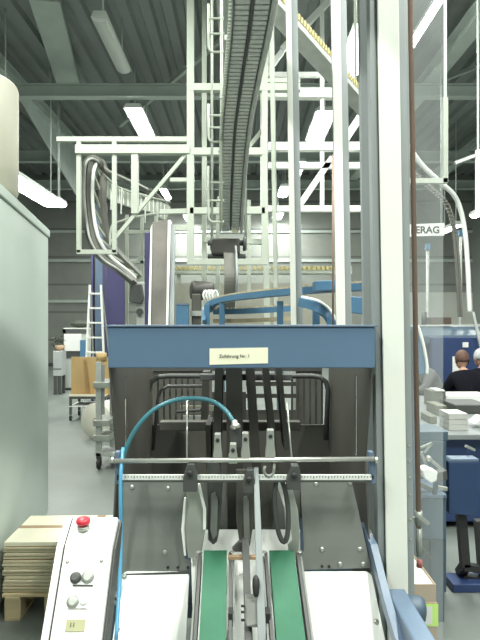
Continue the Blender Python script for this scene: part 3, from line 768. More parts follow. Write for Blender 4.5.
MB().tube([p+Vector((0,-.14,.0)) for p in rim[8:]],.016,8).build('pale_rail',M['pan'],lo)
rl=smooth_path([P(96,166,7.85),P(105,176,8.0),P(120,188,8.2),P(145,196,8.5),P(170,202,8.8)],8)
MB().tube(rl,.016,8).build('guide_rail',M['frame'],lo)
band=smooth_path([P(104,186,8.1),P(112,192,8.2),P(130,199,8.4),P(150,204,8.6),P(168,214,8.8)],8)
MB().sweep(band,[(-.01,-.12),(.01,-.12),(.01,.12),(-.01,.12)]).build('pale_side_band',M['frame'],lo)
rb2=MB()
for p,t in along(band,.07): rb2.bar(p+Vector((0,-.02,-.11)),p+Vector((0,-.02,.11)),.015,.015)
rb2.build('band_ribs',M['white'],lo)
MB().tube(smooth_path([P(110,246,7.9),P(111,228,7.95),P(118,222,8.0),P(140,216,8.2),P(170,212,8.4)],8),.016,8).build('guide_rail',M['frame'],lo)
for a,b in ((104,176),(112,184),(122,188),(134,193),(146,197),(158,202)):
    MB().bar(P(a,b,8.2),P(a-1,b+26,8.1),.02,.02).build('rail_hanger',M['frame'],lo)
for k in range(9):
    p=rim[38+k*6]; q=ins[min(4+k*6,len(ins)-1)]
    MB().bar(p,q,.025,.025).build('track_tie',M['frame'],lo)
MB().prism([P(130,285,8.0),P(141,284,8.0),P(143,297,8.0),P(141,304,8.0),P(129,302,8.0)],(0,.25,0)).build('drive_box',M['darkgrey'],lo,.01)
MB().bb(X(137,8.15),X(147,8.15),8.1,8.3,.02,Zp(282,8.1)).build('support_column',M['pan'],lo,.01)
for py in (300,312): MB().lathe([(.05,0),(.05,.04)],P(140,py,8.08),(0,-1,0),14).build('column_roller',M['darkgrey'],lo)

# grey chute
chu=thing('sheet_chute','tall brownish grey sheet metal chute rising behind the blue beam','chute',P(163,325,5.6))
MB().prism([P(152,222,5.9),P(170,220,5.9),P(167,330,5.6),P(150,330,5.6)],(0,.05,0)).build('chute_face',mat('brownish galvanised sheet',(.13,.12,.105),.5,.2,.22,4),chu,.004)
MB().prism([P(168,220,5.88),P(170.5,220,5.88),P(168,330,5.58),P(166,330,5.58)],(0,.12,0)).build('chute_lip',M['white'],chu)
MB().prism([P(150.5,228,5.88),P(152.2,224,5.88),P(150.5,330,5.58),P(148,330,5.58)],(0,.12,0)).build('chute_lip',M['white'],chu)
MB().prism([P(171,224,5.9),P(175,226,5.9),P(174,330,5.62),P(168,330,5.62)],(0,.06,0)).build('side_channel',M['postgrey'],chu)
MB().bb(X(152,5.7),X(168,5.7),5.66,5.74,0,Zp(330,5.62)+.02).build('chute_stand',M['postgrey'],chu)

# dark violet towers and pale blue pillar
def tower(px0,px1,py,d,label,m='violet'):
    t=thing('machine_tower',label,'machine tower',(X((px0+px1)/2,d),d+.1,0))
    MB().bb(X(px0,d),X(px1,d),d,d+.3,.04,Zp(py,d)).build('tower_body',M[m],t,.01)
    MB().bb(X(px0,d)-.03,X(px1,d)+.03,d-.03,d+.33,0,.04).build('tower_foot',M['darkgrey'],t)
tower(107,124,264,11.0,'dark violet machine tower right of the stepladder')
tower(144.5,150,232,6.3,'narrow dark violet tower against the grey chute')
pi=thing('machine_tower','pale blue steel machine tower behind the stepladder','machine tower',(X(97.5,11.4),11.5,0))
MB().bb(X(95,11.4),X(103,11.4),11.4,11.55,0,3.9).build('tower_web',M['lblue'],pi)
for px in (92.5,104): MB().bb(X(px,11.4)-.02,X(px,11.4)+.02,11.36,11.6,0,3.9).build('tower_flange',M['violet'],pi)

# ------------------------------------------------------------------ stepladder
sd_=thing('stepladder','white aluminium stepladder standing behind the plywood tray trolley','ladder',(X(95,10.3),10.3,0))
zt_=Zp(285,10.3)
def lz(t): return zt_*t
xl0,xl1=X(90,10.3),X(101,10.3); xb0,xb1=X(84,10.0),X(106,10.0)
for a,b in ((xl0,xb0),(xl1,xb1)):
    MB().bar((b,10.0,0),(a,10.3,zt_),.03,.06).build('front_rail',M['white'],sd_,.003)
    MB().bar((b,10.75,0),(a,10.36,zt_-.1),.025,.04).build('rear_rail',M['alu'],sd_,.003)
for k in range(1,9):
    t=k/8.6; zz=zt_*t
    MB().bar((xb0+(xl0-xb0)*t,10.0+(.3*t),zz),(xb1+(xl1-xb1)*t,10.0+(.3*t),zz),.09,.03).build('tread',M['white'],sd_,.003)

# ------------------------------------------------------------------ tray trolley, paper roll, frame trolley
tr=thing('tray_trolley','dark trolley carrying an orange plywood tray','trolley',(X(88,9.2),9.3,0))
D3=9.2; x0,x1=X(69,D3),X(106,D3); zt1=Zp(399,D3)
for a in (x0+.02,x1-.02):
    for b in (9.22,9.72): 
        MB().bb(a-.018,a+.018,b-.018,b+.018,.09,zt1).build('leg',M['darkgrey'],tr)
        cst=MB().lathe([(.04,-.015),(.045,-.01),(.045,.01),(.04,.015)],(a,b,.046),(1,0,0),14).build('caster',M['black'],tr)
        MB().bb(a-.025,a+.025,b-.02,b+.02,.075,.095).build('caster_fork',M['alu'],cst)
MB().bb(x0,x1,9.2,9.74,zt1,zt1+.04).build('frame',M['darkgrey'],tr,.004)
MB().bb(x0,x1,9.2,9.74,.22,.235).build('lower_shelf',M['paper'],tr)
ty=thing('plywood_tray','orange brown open plywood tray on the dark trolley','tray',(X(88,D3),9.47,zt1+.04))
zb=zt1+.041; zz=Zp(356,9.7)
MB().bb(x0,x1,9.32,9.345,zb,Zp(357,9.32)).build('back_board',M['ply'],ty,.003)
MB().bb(x0,x1,9.21,9.319,zb,zb+.02).build('bottom_board',M['ply'],ty)
for a in (x0,x1-.02): MB().bb(a,a+.02,9.346,9.73,zb,zz-.03).build('side_board',M['ply'],ty)
MB().bb(x0,x1,9.2,9.21,zb,zb+.035).build('front_lip',M['boardtop'],ty)
MB().prism([(x0+.20,9.315,zz-.03),(x0+.23,9.315,zz-.03),(x0+.32,9.24,zb+.02),(x0+.25,9.24,zb+.02)],(.012,0,0)).build('divider',M['ply'],ty)
ro=thing('paper_roll','large cream paper roll lying on the floor by the plywood tray trolley','paper roll',(X(86,7.9),8,0))
rr_=.245; ca=Vector((X(96,7.75),7.75,rr_))
MB().lathe([(.05,0),(rr_-.004,0),(rr_,.004),(rr_,.596),(rr_-.004,.6),(.05,.6)],ca,(.35,.93,0),40).build('paper_body',mat('cream roll paper',(.66,.65,.55),.7,0,.04,5),ro)
MB().lathe([(.048,-.006),(.048,.606)],ca,(.35,.93,0),20).build('core',M['kraft'],ro)
MB().lathe([(.032,-.008),(.032,-.004)],ca,(.35,.93,0),16).build('core_hole',M['black'],ro)
gt=thing('frame_trolley','grey steel frame trolley with clamps behind the feeder','trolley',(X(102,6.2),6.3,0))
D4=6.2; xa,xb=X(95.5,D4),X(108,D4)
MB().bb(xa,xa+.06,D4,D4+.06,.14,Zp(362,D4)).build('upright',M['pan'],gt,.004)
MB().bb(xb-.05,xb,D4+.3,D4+.36,.14,Zp(362,D4)).build('upright',M['pan'],gt,.004)
MB().bb(xa,xb+.25,D4,D4+.36,.14,.18).build('base_bar',M['pan'],gt,.004)
for py in (385,423,438): MB().bb(xa-.02,xb+.02,D4-.03,D4+.36,Zp(py+3,D4),Zp(py-3,D4)).build('clamp_bar',M['alu'],gt,.006)
MB().bb(xa+.055,xb-.045,D4+.02,D4+.04,Zp(415,D4),Zp(365,D4)).build('infill_sheet',M['postgrey'],gt)
for q in ((xa+.03,D4+.03),(xb-.02,D4+.33),(xb+.2,D4+.05)):
    MB().lathe([(.055,-.018),(.06,-.012),(.06,.012),(.055,.018)],(q[0],q[1],.061),(1,0,0),16).build('caster',M['black'],gt)
    MB().bb(q[0]-.025,q[0]+.025,q[1]-.02,q[1]+.02,.11,.142).build('caster_fork',M['darkgrey'],gt)
kr=MB().cyl(P(101.5,361.5,D4+.08),P(101.5,353,D4+.08),.055,18).build('tape_roll',M['ply'],label='orange tape roll standing on the grey frame trolley',cat='tape roll')

# cupboard, cabinet with plant on the far side
cu=thing('cupboard','pale cupboard with a white board on its face, behind the plywood tray','cupboard',(X(74,13.2),13.5,0))
D5=13.2
MB().bb(X(63,D5),X(88,D5),D5,D5+.5,.05,Zp(328,D5)).build('carcass',mat('pale cupboard',(.50,.53,.48),.6,0,.05,3),cu,.01)
MB().bb(X(63,D5),X(66,D5),D5-.03,D5,.9,Zp(329,D5)).bb(X(63,D5),X(88,D5),D5-.03,D5,Zp(333,D5),Zp(329,D5)).build('dark_frame',M['darkgrey'],cu)
MB().bb(X(64.5,D5),X(82,D5),D5-.05,D5-.005,Zp(351,D5),Zp(334,D5)).build('white_board',M['paper'],cu,.005)
MB().bb(X(66,D5),X(88,D5),D5-.02,D5,Zp(358,D5),Zp(351,D5)).build('open_bay',M['darkgrey'],cu)
MB().bb(X(81,D5),X(86,D5),D5-.08,D5-.03,Zp(357,D5),Zp(340,D5)).build('blue_panel',M['mblue'],cu)
MB().bb(X(63,D5)+.02,X(88,D5)-.02,D5+.03,D5+.47,0,.05).build('plinth',M['darkgrey'],cu)
MB().ell((X(77,D5),D5+.25,Zp(328,D5)+.09),(.22,.15,.088)).build('cloth_bundle',M['leaf'],label='dark green bundle lying on the pale cupboard top',cat='bundle')
gc=thing('grey_stand','narrow grey cabinet on dark legs beside the pale cupboard','cabinet',(X(57,13),13.2,0))
D6=12.4
MB().bb(X(53,D6),X(61.5,D6),D6,D6+.35,Zp(376,D6),Zp(351,D6)).build('body',mat('light grey stand',(.42,.44,.43),.55,0,.05,4),gc,.008)
MB().bb(X(53,D6),X(61.5,D6),D6-.004,D6,Zp(369.5,D6),Zp(368.5,D6)).build('seam',M['darkgrey'],gc)
for px in (54.8,59.5):
    for y_ in (D6+.03,D6+.3): MB().bb(X(px,D6)-.03,X(px,D6)+.03,y_-.02,y_+.02,0,Zp(376,D6)).build('leg',M['darkgrey'],gc,.004)
pt=thing('potted_plant','dark bushy plant in a tan tub on the narrow grey cabinet','plant',P(57.5,351,D6)+Vector((0,.17,0)))
MB().lathe([(.09,0),(.11,.11),(.10,.11)],P(57.5,351,D6)+Vector((0,.17,.003)),(0,0,1),18).build('tub',M['kraft'],pt)
lf=MB(); c0=P(57.5,342.5,D6+.17)
for i in range(70):
    d=Vector((random.gauss(0,1),random.gauss(0,1),random.gauss(.3,.8))).normalized()*random.uniform(.05,.17); c=c0+Vector((d.x,d.y*.7,d.z))
    R=Matrix.Rotation(random.uniform(0,6.28),3,'Z')@Matrix.Rotation(random.uniform(-.9,.9),3,'X')
    lf.prism([c+R@Vector(v) for v in ((-.015,0,0),(0,-.05,0),(.015,0,0),(0,.05,.01))],R@Vector((0,0,.003)))
lf.cyl(P(57.5,346,D6+.17),c0,.012,6)
lf.build('foliage',M['leaf'],pt)

# ------------------------------------------------------------------ blue curved infeed conveyor behind the beam
bc=thing('curved_conveyor','blue curved conveyor with tan slats just behind the beam','conveyor',P(270,320,3.6))
pa=smooth_path([P(204,322,4.3),P(204.5,311,4.4),P(210,304,4.4),P(225,299,4.2),P(250,295.5,3.9),P(285,292,3.6),P(330,288.5,3.4),P(372,286,3.2)],8)
MB().sweep(pa,[(-.012,-.02),(.012,-.02),(.012,.02),(-.012,.02)]).build('side_rail',M['mblue'],bc)
pb=[p+Vector((.03,.22,.005)) for p in pa[8:]]
MB().sweep(pb,[(-.012,-.02),(.012,-.02),(.012,.02),(-.012,.02)]).build('side_rail',M['mblue'],bc)
sl_=MB()
for p,t in along(pa[10:],.042):
    s2=Vector((.03,.22,.0)); sl_.bar(p+Vector((0,-.01,.026)),p+s2+Vector((0,.01,.03)),.024,.012)
sl_.build('slats',M['slat'],bc)
pl2=smooth_path([P(214,312,4.5),P(250,311,4.3),P(302,308,4.1)],8)
MB().sweep(pl2,[(-.012,-.02),(.012,-.02),(.012,.02),(-.012,.02)]).build('lower_rail',M['mblue'],bc)
sl_=MB()
for p,t in along(pl2,.04): sl_.bar(p+Vector((0,0,.028)),p+Vector((0,.2,.028)),.022,.012)
sl_.build('lower_slats',M['slat'],bc)
MB().sweep([p+Vector((0,0,-.07)) for p in pl2],[(-.01,-.015),(.01,-.015),(.01,.015),(-.01,.015)]).build('lower_rail',M['slat'],bc)
for px,d in ((207,4.35),(222,4.25),(316,3.42),(280,3.7)):
    MB().bb(X(px,d)-.02,X(px,d)+.02,d-.02,d+.02,0,1.72).build('leg',M['mblue'],bc,.003)
MB().prism([P(315,281,3.3),P(335,280,3.3),P(335,290,3.3),P(315,291,3.3)],(0,.12,0)).build('blue_cover',M['mblue'],bc,.004)
MB().sweep(smooth_path([P(300,302,3.3),P(314,306,3.2),P(326,314,3.22),P(334,326,3.2)],8),[(-.012,-.025),(.012,-.025),(.012,.025),(-.012,.025)]).build('curved_guide',M['mblue'],bc)
MB().tube(smooth_path([P(302,297,3.3),P(318,301,3.2),P(330,310,3.2),P(338,324,3.2)],8),.008,8).build('guide_rod',M['white'],bc)
MB().prism([P(346,296,3.2),P(374,298,3.2),P(374,316,3.2),P(346,312,3.2)],(0,.03,0)).build('blue_cover',M['mblue'],bc,.004)
MB().cyl(P(333,155,2.9),P(333,330,2.9),.0055,8).build('drop_cable',M['copper'],bc)
# bits behind the beam, left
bx=thing('junction_box','small bright blue junction box behind the beam beside the chute','box',P(182,340,5.3))
MB().bb(X(176,5.3),X(188,5.3),5.3,5.42,1.42,Zp(305,5.3)).build('box_body',M['mblue'],bx,.006)
MB().bb(X(176,5.3)-.004,X(188,5.3)+.004,5.295,5.425,Zp(305,5.3),Zp(303.5,5.3)).build('lid',M['lblue'],bx)
MB().bb(X(180,5.3),X(184,5.3),5.33,5.39,0,1.42).build('stand',M['postgrey'],bx)
mo=thing('drive_motor','dark drive motor behind the beam left of the curved conveyor','motor',P(195,320,5.5))
MB().lathe([(.05,0),(.085,.01),(.09,.03),(.09,.2),(.075,.22),(.03,.23)],P(190.5,290,5.55),(1,.3,-.05),24).build('motor_housing',M['fin'],mo)
MB().bb(X(192,5.5),X(201,5.5),5.45,5.55,1.45,Zp(294,5.5)).build('gear_box',M['inner'],mo,.01)
MB().bb(X(191,5.5),X(203,5.5),5.42,5.58,Zp(316,5.5),Zp(311,5.5)).build('mount_plate',M['alu'],mo)
MB().bb(X(193,5.5),X(198,5.5),5.47,5.53,0,1.45).build('stand',M['postgrey'],mo)
for k in range(4):
    c=P(206+k*3,296,5.0)
    MB().tube([c+Vector((0,0,-.06))]+arc(c,.045,math.pi,.15,8,ax=(.5,.3,0))+[c+Vector((.04,.02,-.08))],.010,8).build('white_hose',M['white'],mo)
# far yellow conveyor band across the hall
yc=thing('slat_conveyor','long far conveyor with yellow slats crossing behind the posts','conveyor',(0,9.6,0))
d=9.6; x0,x1=X(172,d),X(352,d); z_=Zp(268,d)
MB().bb(x0,x1,d,d+.3,z_-.09,z_-.03).build('bed',M['frame'],yc)
ys=MB(); k=x0
while k<x1: ys.bb(k,k+.045,d-.02,d+.32,z_-.03,z_+.03); k+=.075
ys.build('slats',M['yellow'],yc)
for x_ in (x0+.1,-.1,x1-.1): MB().bb(x_-.03,x_+.03,d+.1,d+.16,0,z_-.09).build('leg',M['frame'],yc)
MB().bb(x0,x1,d+.02,d+.06,.9,z_-.25).build('back_sheet',mat('olive grey sheet',(.30,.30,.25),.6,0,.08,3),yc)

# ------------------------------------------------------------------ right side: hall sign, curved riser conveyor, poles
sg=thing('hall_sign','white hall sign with dark capital letters hanging right of the wide post','sign',P(424,230,10))
MB().prism([P(401,224.5,10),P(444.5,223,10),P(444.5,235.5,10),P(401,236.5,10)],(0,.05,0)).build('sign_board',M['paper'],sg)
text_mesh('FERAG','lettering',mat('grey sign ink',(.02,.022,.02),.7,0,.05,4),sg,P(425.2,230.2,9.998),.165,rot=(math.pi/2,0,0),bold=.005,ext=.002).scale=(1.02,1,1)
for px in (404,441): MB().cyl(P(px,224,10.02),(X(px,10.02),10.02,6.58),.008,6).build('hanger',M['beam'],sg)
rc=thing('riser_conveyor','curved riser conveyor with ribbed chain at the right edge','conveyor',(2.9,7.2,1.0))
pr=smooth_path([P(408,146,8.2),P(422,165,8.4),P(440,182,8.6),P(453,194,8.75),P(460,208,8.85),P(465,232,8.9),P(468,270,8.9),P(469,295,8.9),P(470,312,8.9)],8)
MB().tube(pr,.036,10).build('guide_tube',M['white'],rc)
pr2=[p+Vector((-.13,.05,-.07)) for p in pr]
ch=MB()
for p,t in along(pr2,.06): ch.bar(p-Vector((.035,0,0)),p+Vector((.035,0,0)),.06,.035,(0,0,1) if abs(t.z)<.7 else (0,1,0))
ch.build('ribbed_chain',M['track'],rc)
MB().tube(pr2,.02,8).build('chain_core',M['darkgrey'],rc)
MB().bar(P(446,190,8.7),(X(446,8.7),8.7,6.5),.02,.02).build('hanger',M['frame'],rc)
def pole(px,d,y0,label,head=None):
    t=thing('slim_pole',label,'pole',(X(px,d),d,0))
    MB().cyl((X(px,d),d,.01),(X(px,d),d,Zp(y0,d)),.028,10).build('shaft',M['pan'],t)
    MB().bb(X(px,d)-.08,X(px,d)+.08,d-.08,d+.08,0,.01).build('base',M['darkgrey'],t)
    if head=='box': MB().bb(X(px,d)-.04,X(px,d)+.04,d-.05,d+.04,Zp(y0+4,d),Zp(y0-2,d)).build('pole_head',M['mblue'],t)
pole(427.5,11,246,'slim grey pole with small blue head under the lettered sign','box')
pole(460.5,11.5,232,'slim grey pole with blue head left of the riser conveyor','box')
wp=thing('slim_pole','white suspended pole cut by the right edge above the hall lamp','pole',(X(478,7.4),7.4,0))
MB().bar(P(478,150,7.4),P(478,212,7.4),.05,.05).build('shaft',M['white'],wp)
MB().bar(P(478,150,7.4),(X(478,7.4),7.4,6.58),.02,.02).build('hanger',M['beam'],wp)
MB().bar(P(455,163,7.4),P(490,150,7.4),.04,.04).build('side_arm',M['pan'],wp)

# blue curved guard just behind the pane
bg=thing('curved_guard','blue curved guard with white edge behind the clear pane','guard',(X(421,3.0),3.0,0))
MB().prism([P(416,326,3.0),P(418,328,3.0),P(422,345,3.0),P(426,362,3.0),P(427,374,3.0),P(424,374,3.0),P(416,376,3.0)],(0,.10,0)).build('guard_shell',M['mblue'],bg,.008)
MB().tube(smooth_path([P(417.5,326,2.99),P(420,332,2.99),P(424,347,2.99),P(427,364,2.99),P(427,374,2.99)],6),.008,8).build('white_edge',M['white'],bg)
MB().bb(X(412,3.05),X(417,3.05),3.04,3.09,0,Zp(330,3.05)).build('stand',M['gblue'],bg)

# ------------------------------------------------------------------ right side: blue machine with tables and papers
bm_=thing('stitching_machine','long blue production machine along the right edge','machine',(3.0,6.2,0))
# work table
ztab=.74
MB().bb(X(416,4.35),2.75,4.35,6.6,ztab-.04,ztab).build('table_top',mat('worn table top',(.20,.22,.22),.45,0,.06,4),bm_,.006)
MB().bb(X(418,4.35),2.7,4.45,6.4,.05,ztab-.04).build('cabinet_body',M['dblue'],bm_,.01)
# rear blue bodywork
MB().bb(X(413,8.3),4.6,8.3,9.6,.05,1.25).build('rear_body',M['dblue'],bm_,.02)
MB().prism([(X(413,8.2),8.2,1.25),(X(413,8.2),8.2,1.38),(X(413,8.2),8.6,1.50),(X(413,8.2),9.6,1.50),(X(413,8.2),9.6,1.25)],(2.2,0,0)).build('grey_hood',M['gblue'],bm_,.02)
MB().bar((X(413,8.2),8.6,1.515),(4.6,8.6,1.535),.04,.025).build('hood_rail',M['pan'],bm_)
MB().bb(X(434,8.0),4.2,8.10,8.195,.6,1.36).build('blue_door',M['dblue'],bm_,.01)
MB().bb(X(450,8.19),X(460,8.19),8.085,8.099,Zp(373,8.19),Zp(356,8.19)).build('notice_sheet',M['paper'],bm_)
MB().bb(X(460,8.19),X(465.5,8.19),8.085,8.099,Zp(347,8.19),Zp(342,8.19)).build('notice_sheet',M['paper'],bm_)
MB().bb(X(429,9.0),X(449,9.0),8.9,9.2,1.503,Zp(317.5,9.0)).build('parts_box',mat('dark brown box',(.09,.065,.05),.7,0,.1,6),label='dark brown box on top of the blue machine hood',cat='box')
MB().cyl(P(424,325,8.9)+Vector((0,0,-.02)),P(424,312,8.9),.04,12).build('signal_post',M['darkgrey'],bm_)
MB().bar(P(473,312,7.9),P(482,352,7.9),.03,.03).build('grey_strut',M['pan'],bm_)
# papers on the table
def stack(px0,px1,d,dep,h,label,z=ztab,m='pstack',n_='paper_stack',grp='paper stacks on the blue table'):
    x0,x1=X(px0,d),X(px1,d)
    o=MB().bb(x0,x1,d,d+dep,z+.001,z+h).build(n_,M[m],None,.002)
    return tag(o,label,'paper stack',grp)
stack(449,468.5,4.5,.22,.045,'lower white paper stack at the front edge of the blue table')
stack(449,468,4.5,.22,.04,'middle white paper stack resting on the lower one',ztab+.046)
stack(449,468,4.5,.22,.045,'upper white paper stack topping the front pile',ztab+.088)
stack(447,492,6.0,.35,.075,'wide white paper stack in front of the dark sweater',m='paper')
stack(437,447,5.2,.3,.09,'tan paper stack left of the white pile, under a white sheet',m='greytan')
stack(432,446,5.7,.25,.16,'tallest tan paper stack beside the grey shirt',m='greytan')
stack(430,437,4.8,.25,.06,'small tan paper stack at the table corner',m='greytan')
MB().bb(X(436,5.7),X(444,5.7),5.68,5.9,ztab+.162,ztab+.172).build('loose_sheets',M['paper'],label='loose white sheets on the tallest tan stack',cat='paper')
MB().bb(X(455,5.3),X(490,5.3),5.3,5.7,ztab+.002,ztab+.085).build('document_case',M['darkgrey'],None,.01,label='dark grey flat case behind the front white pile',cat='case')
MB().prism([P(475,424,4.6),P(484,417,4.6),P(490,424,4.6)],(0,.15,0)).build('folded_sheet',M['paper'],label='folded white sheet at the right edge of the blue table',cat='paper')
# blue hopper on a dark stand, nearest on the right
hs=thing('hopper_stand','deep blue hopper box on a dark stand, nearest at right','machine',(1.34,3.5,0))
d=3.4
MB().prism([P(448.5,462,d),P(479,462,d),P(478,517,d),P(449,514,d)],(0,.09,0)).build('hopper_box',mat('hopper blue',(.022,.05,.125),.42,0,.06,5),hs,.006)
MB().prism([P(448.5,462,d),P(479,462,d),P(479,459,d),P(451,459,d)],(0,.09,0)).build('hopper_rim',M['lblue'],hs,.003)
MB().bar(P(461,514,3.47),P(465,566,3.47),.05,.05).build('leg',M['black'],hs)
MB().bar(P(479,520,3.5),P(483,572,3.5),.05,.05).build('leg',M['black'],hs)
MB().bar(P(463,566,3.47),P(498,572,3.47),.05,.04).build('foot_rail',M['black'],hs)
MB().bar(P(462,578,3.5),P(500,582,3.5),.05,.04).build('foot_rail',M['black'],hs)
MB().bb(X(450,3.45),X(505,3.45),3.40,3.56,.0,.05).build('base_beam',M['dblue'],hs,.006)
MB().bar(P(465,566,3.47),Vector((X(465,3.47),3.55,.05)),.05,.05).build('leg',M['black'],hs)
MB().bar(P(483,572,3.5),Vector((X(483,3.58),3.58,.05)),.05,.05).build('leg',M['black'],hs)
MB().bar(P(474,450,3.5),P(466,446,3.47),.02,.015).build('hopper_lever',M['alu'],hs)
MB().bar(P(468,447,3.56),P(469,461,3.56),.012,.012).build('lever_arm',M['dblue'],hs)
# folding unit behind the pane
fu=thing('gripper_unit','grey blue gripper unit with white cover behind the clear pane','machine',(1.02,3.1,0))
d=3.05
MB().bb(X(420.5,d),X(446,d),d,d+.3,Zp(540,d),Zp(498,d)).build('unit_body',M['gblue'],fu,.006)
MB().bb(X(420.5,d)-.003,X(446,d)+.003,d-.005,d+.3,Zp(498,d),Zp(494.5,d)).build('unit_rim',M['lblue'],fu,.002)
MB().bb(X(431,d),X(446,d),d+.02,d+.25,0,Zp(540,d)).build('pedestal',M['gblue'],fu,.006)
MB().bb(X(418,3.35),X(449,3.35),3.36,3.6,0.9,Zp(432,3.35)).build('rear_panel',M['gblue'],fu,.004)
MB().bb(X(420,3.35),X(447,3.35),3.36,3.6,.02,.9).build('rear_column',M['gblue'],fu,.004)
MB().prism([P(422,470,2.98),P(428,468,2.98),P(438,472,2.98),P(437,481,2.98),P(431,483.5,2.98),P(425,479,2.98)],(0,.08,0)).build('white_cover',M['white'],fu,.006)
MB().prism([P(438,473,3.0),P(447,470,3.0),P(448,480,3.0),P(437,482,3.0)],(0,.06,0)).build('grey_block',M['darkgrey'],fu,.004)
for a,b,w_ in (((420,448),(432,443),.012),((432,443),(424,453),.012),((427,457),(440,468),.018),((420,484),(436,492),.025),((436,487),(447,489),.02),((421,452),(428,470),.014)):
    MB().bar(P(*a,3.1),P(*b,3.1),w_,w_).build('linkage',M['alu'],fu,.002)
MB().lathe([(.015,0),(.015,.02),(.008,.024)],P(428,458,3.08),(0,-1,0),14).build('pivot',M['steel'],fu)
MB().bar(P(436,482,3.06),P(434,497,3.06),.02,.02).build('support_lug',M['gblue'],fu)
MB().bar(P(421,546,3.0),P(431,558,3.02),.012,.012).build('linkage',M['darkgrey'],fu)
# cartons on the floor behind the wide post
d=2.62
c1=thing('cardboard_box','lower brown box with neon yellow label behind the widest post','box',(.78,2.8,0),'boxes behind the post')
zm=Zp(602.5,d)
MB().bb(.62,X(437.5,d),d,d+.34,0,zm).build('carton',M['kraft'],c1,.003)
nl=MB().bb(X(417,d),X(438,d),d-.003,d,Zp(626,d),Zp(604,d)).build('neon_label',M['neon'],c1); nl['label']='neon yellow label'
MB().bb(X(417.5,d),X(432,d),d-.004,d-.003,Zp(624,d),Zp(606,d)).build('label_sheet',M['paper'],nl)
c2=thing('cardboard_box','upper brown open box holding white paper behind the widest post','box',(.78,2.8,zm),'boxes behind the post')
zu=Zp(585,d)
MB().bb(.62,X(436.5,d),d+.005,d+.012,zm+.001,zu).bb(.62,X(436.5,d),d+.33,d+.337,zm+.001,zu).bb(.62,.627,d+.012,d+.33,zm+.001,zu).bb(X(436.5,d)-.007,X(436.5,d),d+.012,d+.33,zm+.001,zu).bb(.62,X(436.5,d),d+.012,d+.33,zm+.001,zm+.008).build('carton',M['kraft'],c2)
MB().bb(.63,X(436.5,d)-.009,d+.014,d+.328,zm+.009,zu-.004).build('paper_ream',M['paper'],label='white paper filling the upper brown box',cat='paper')

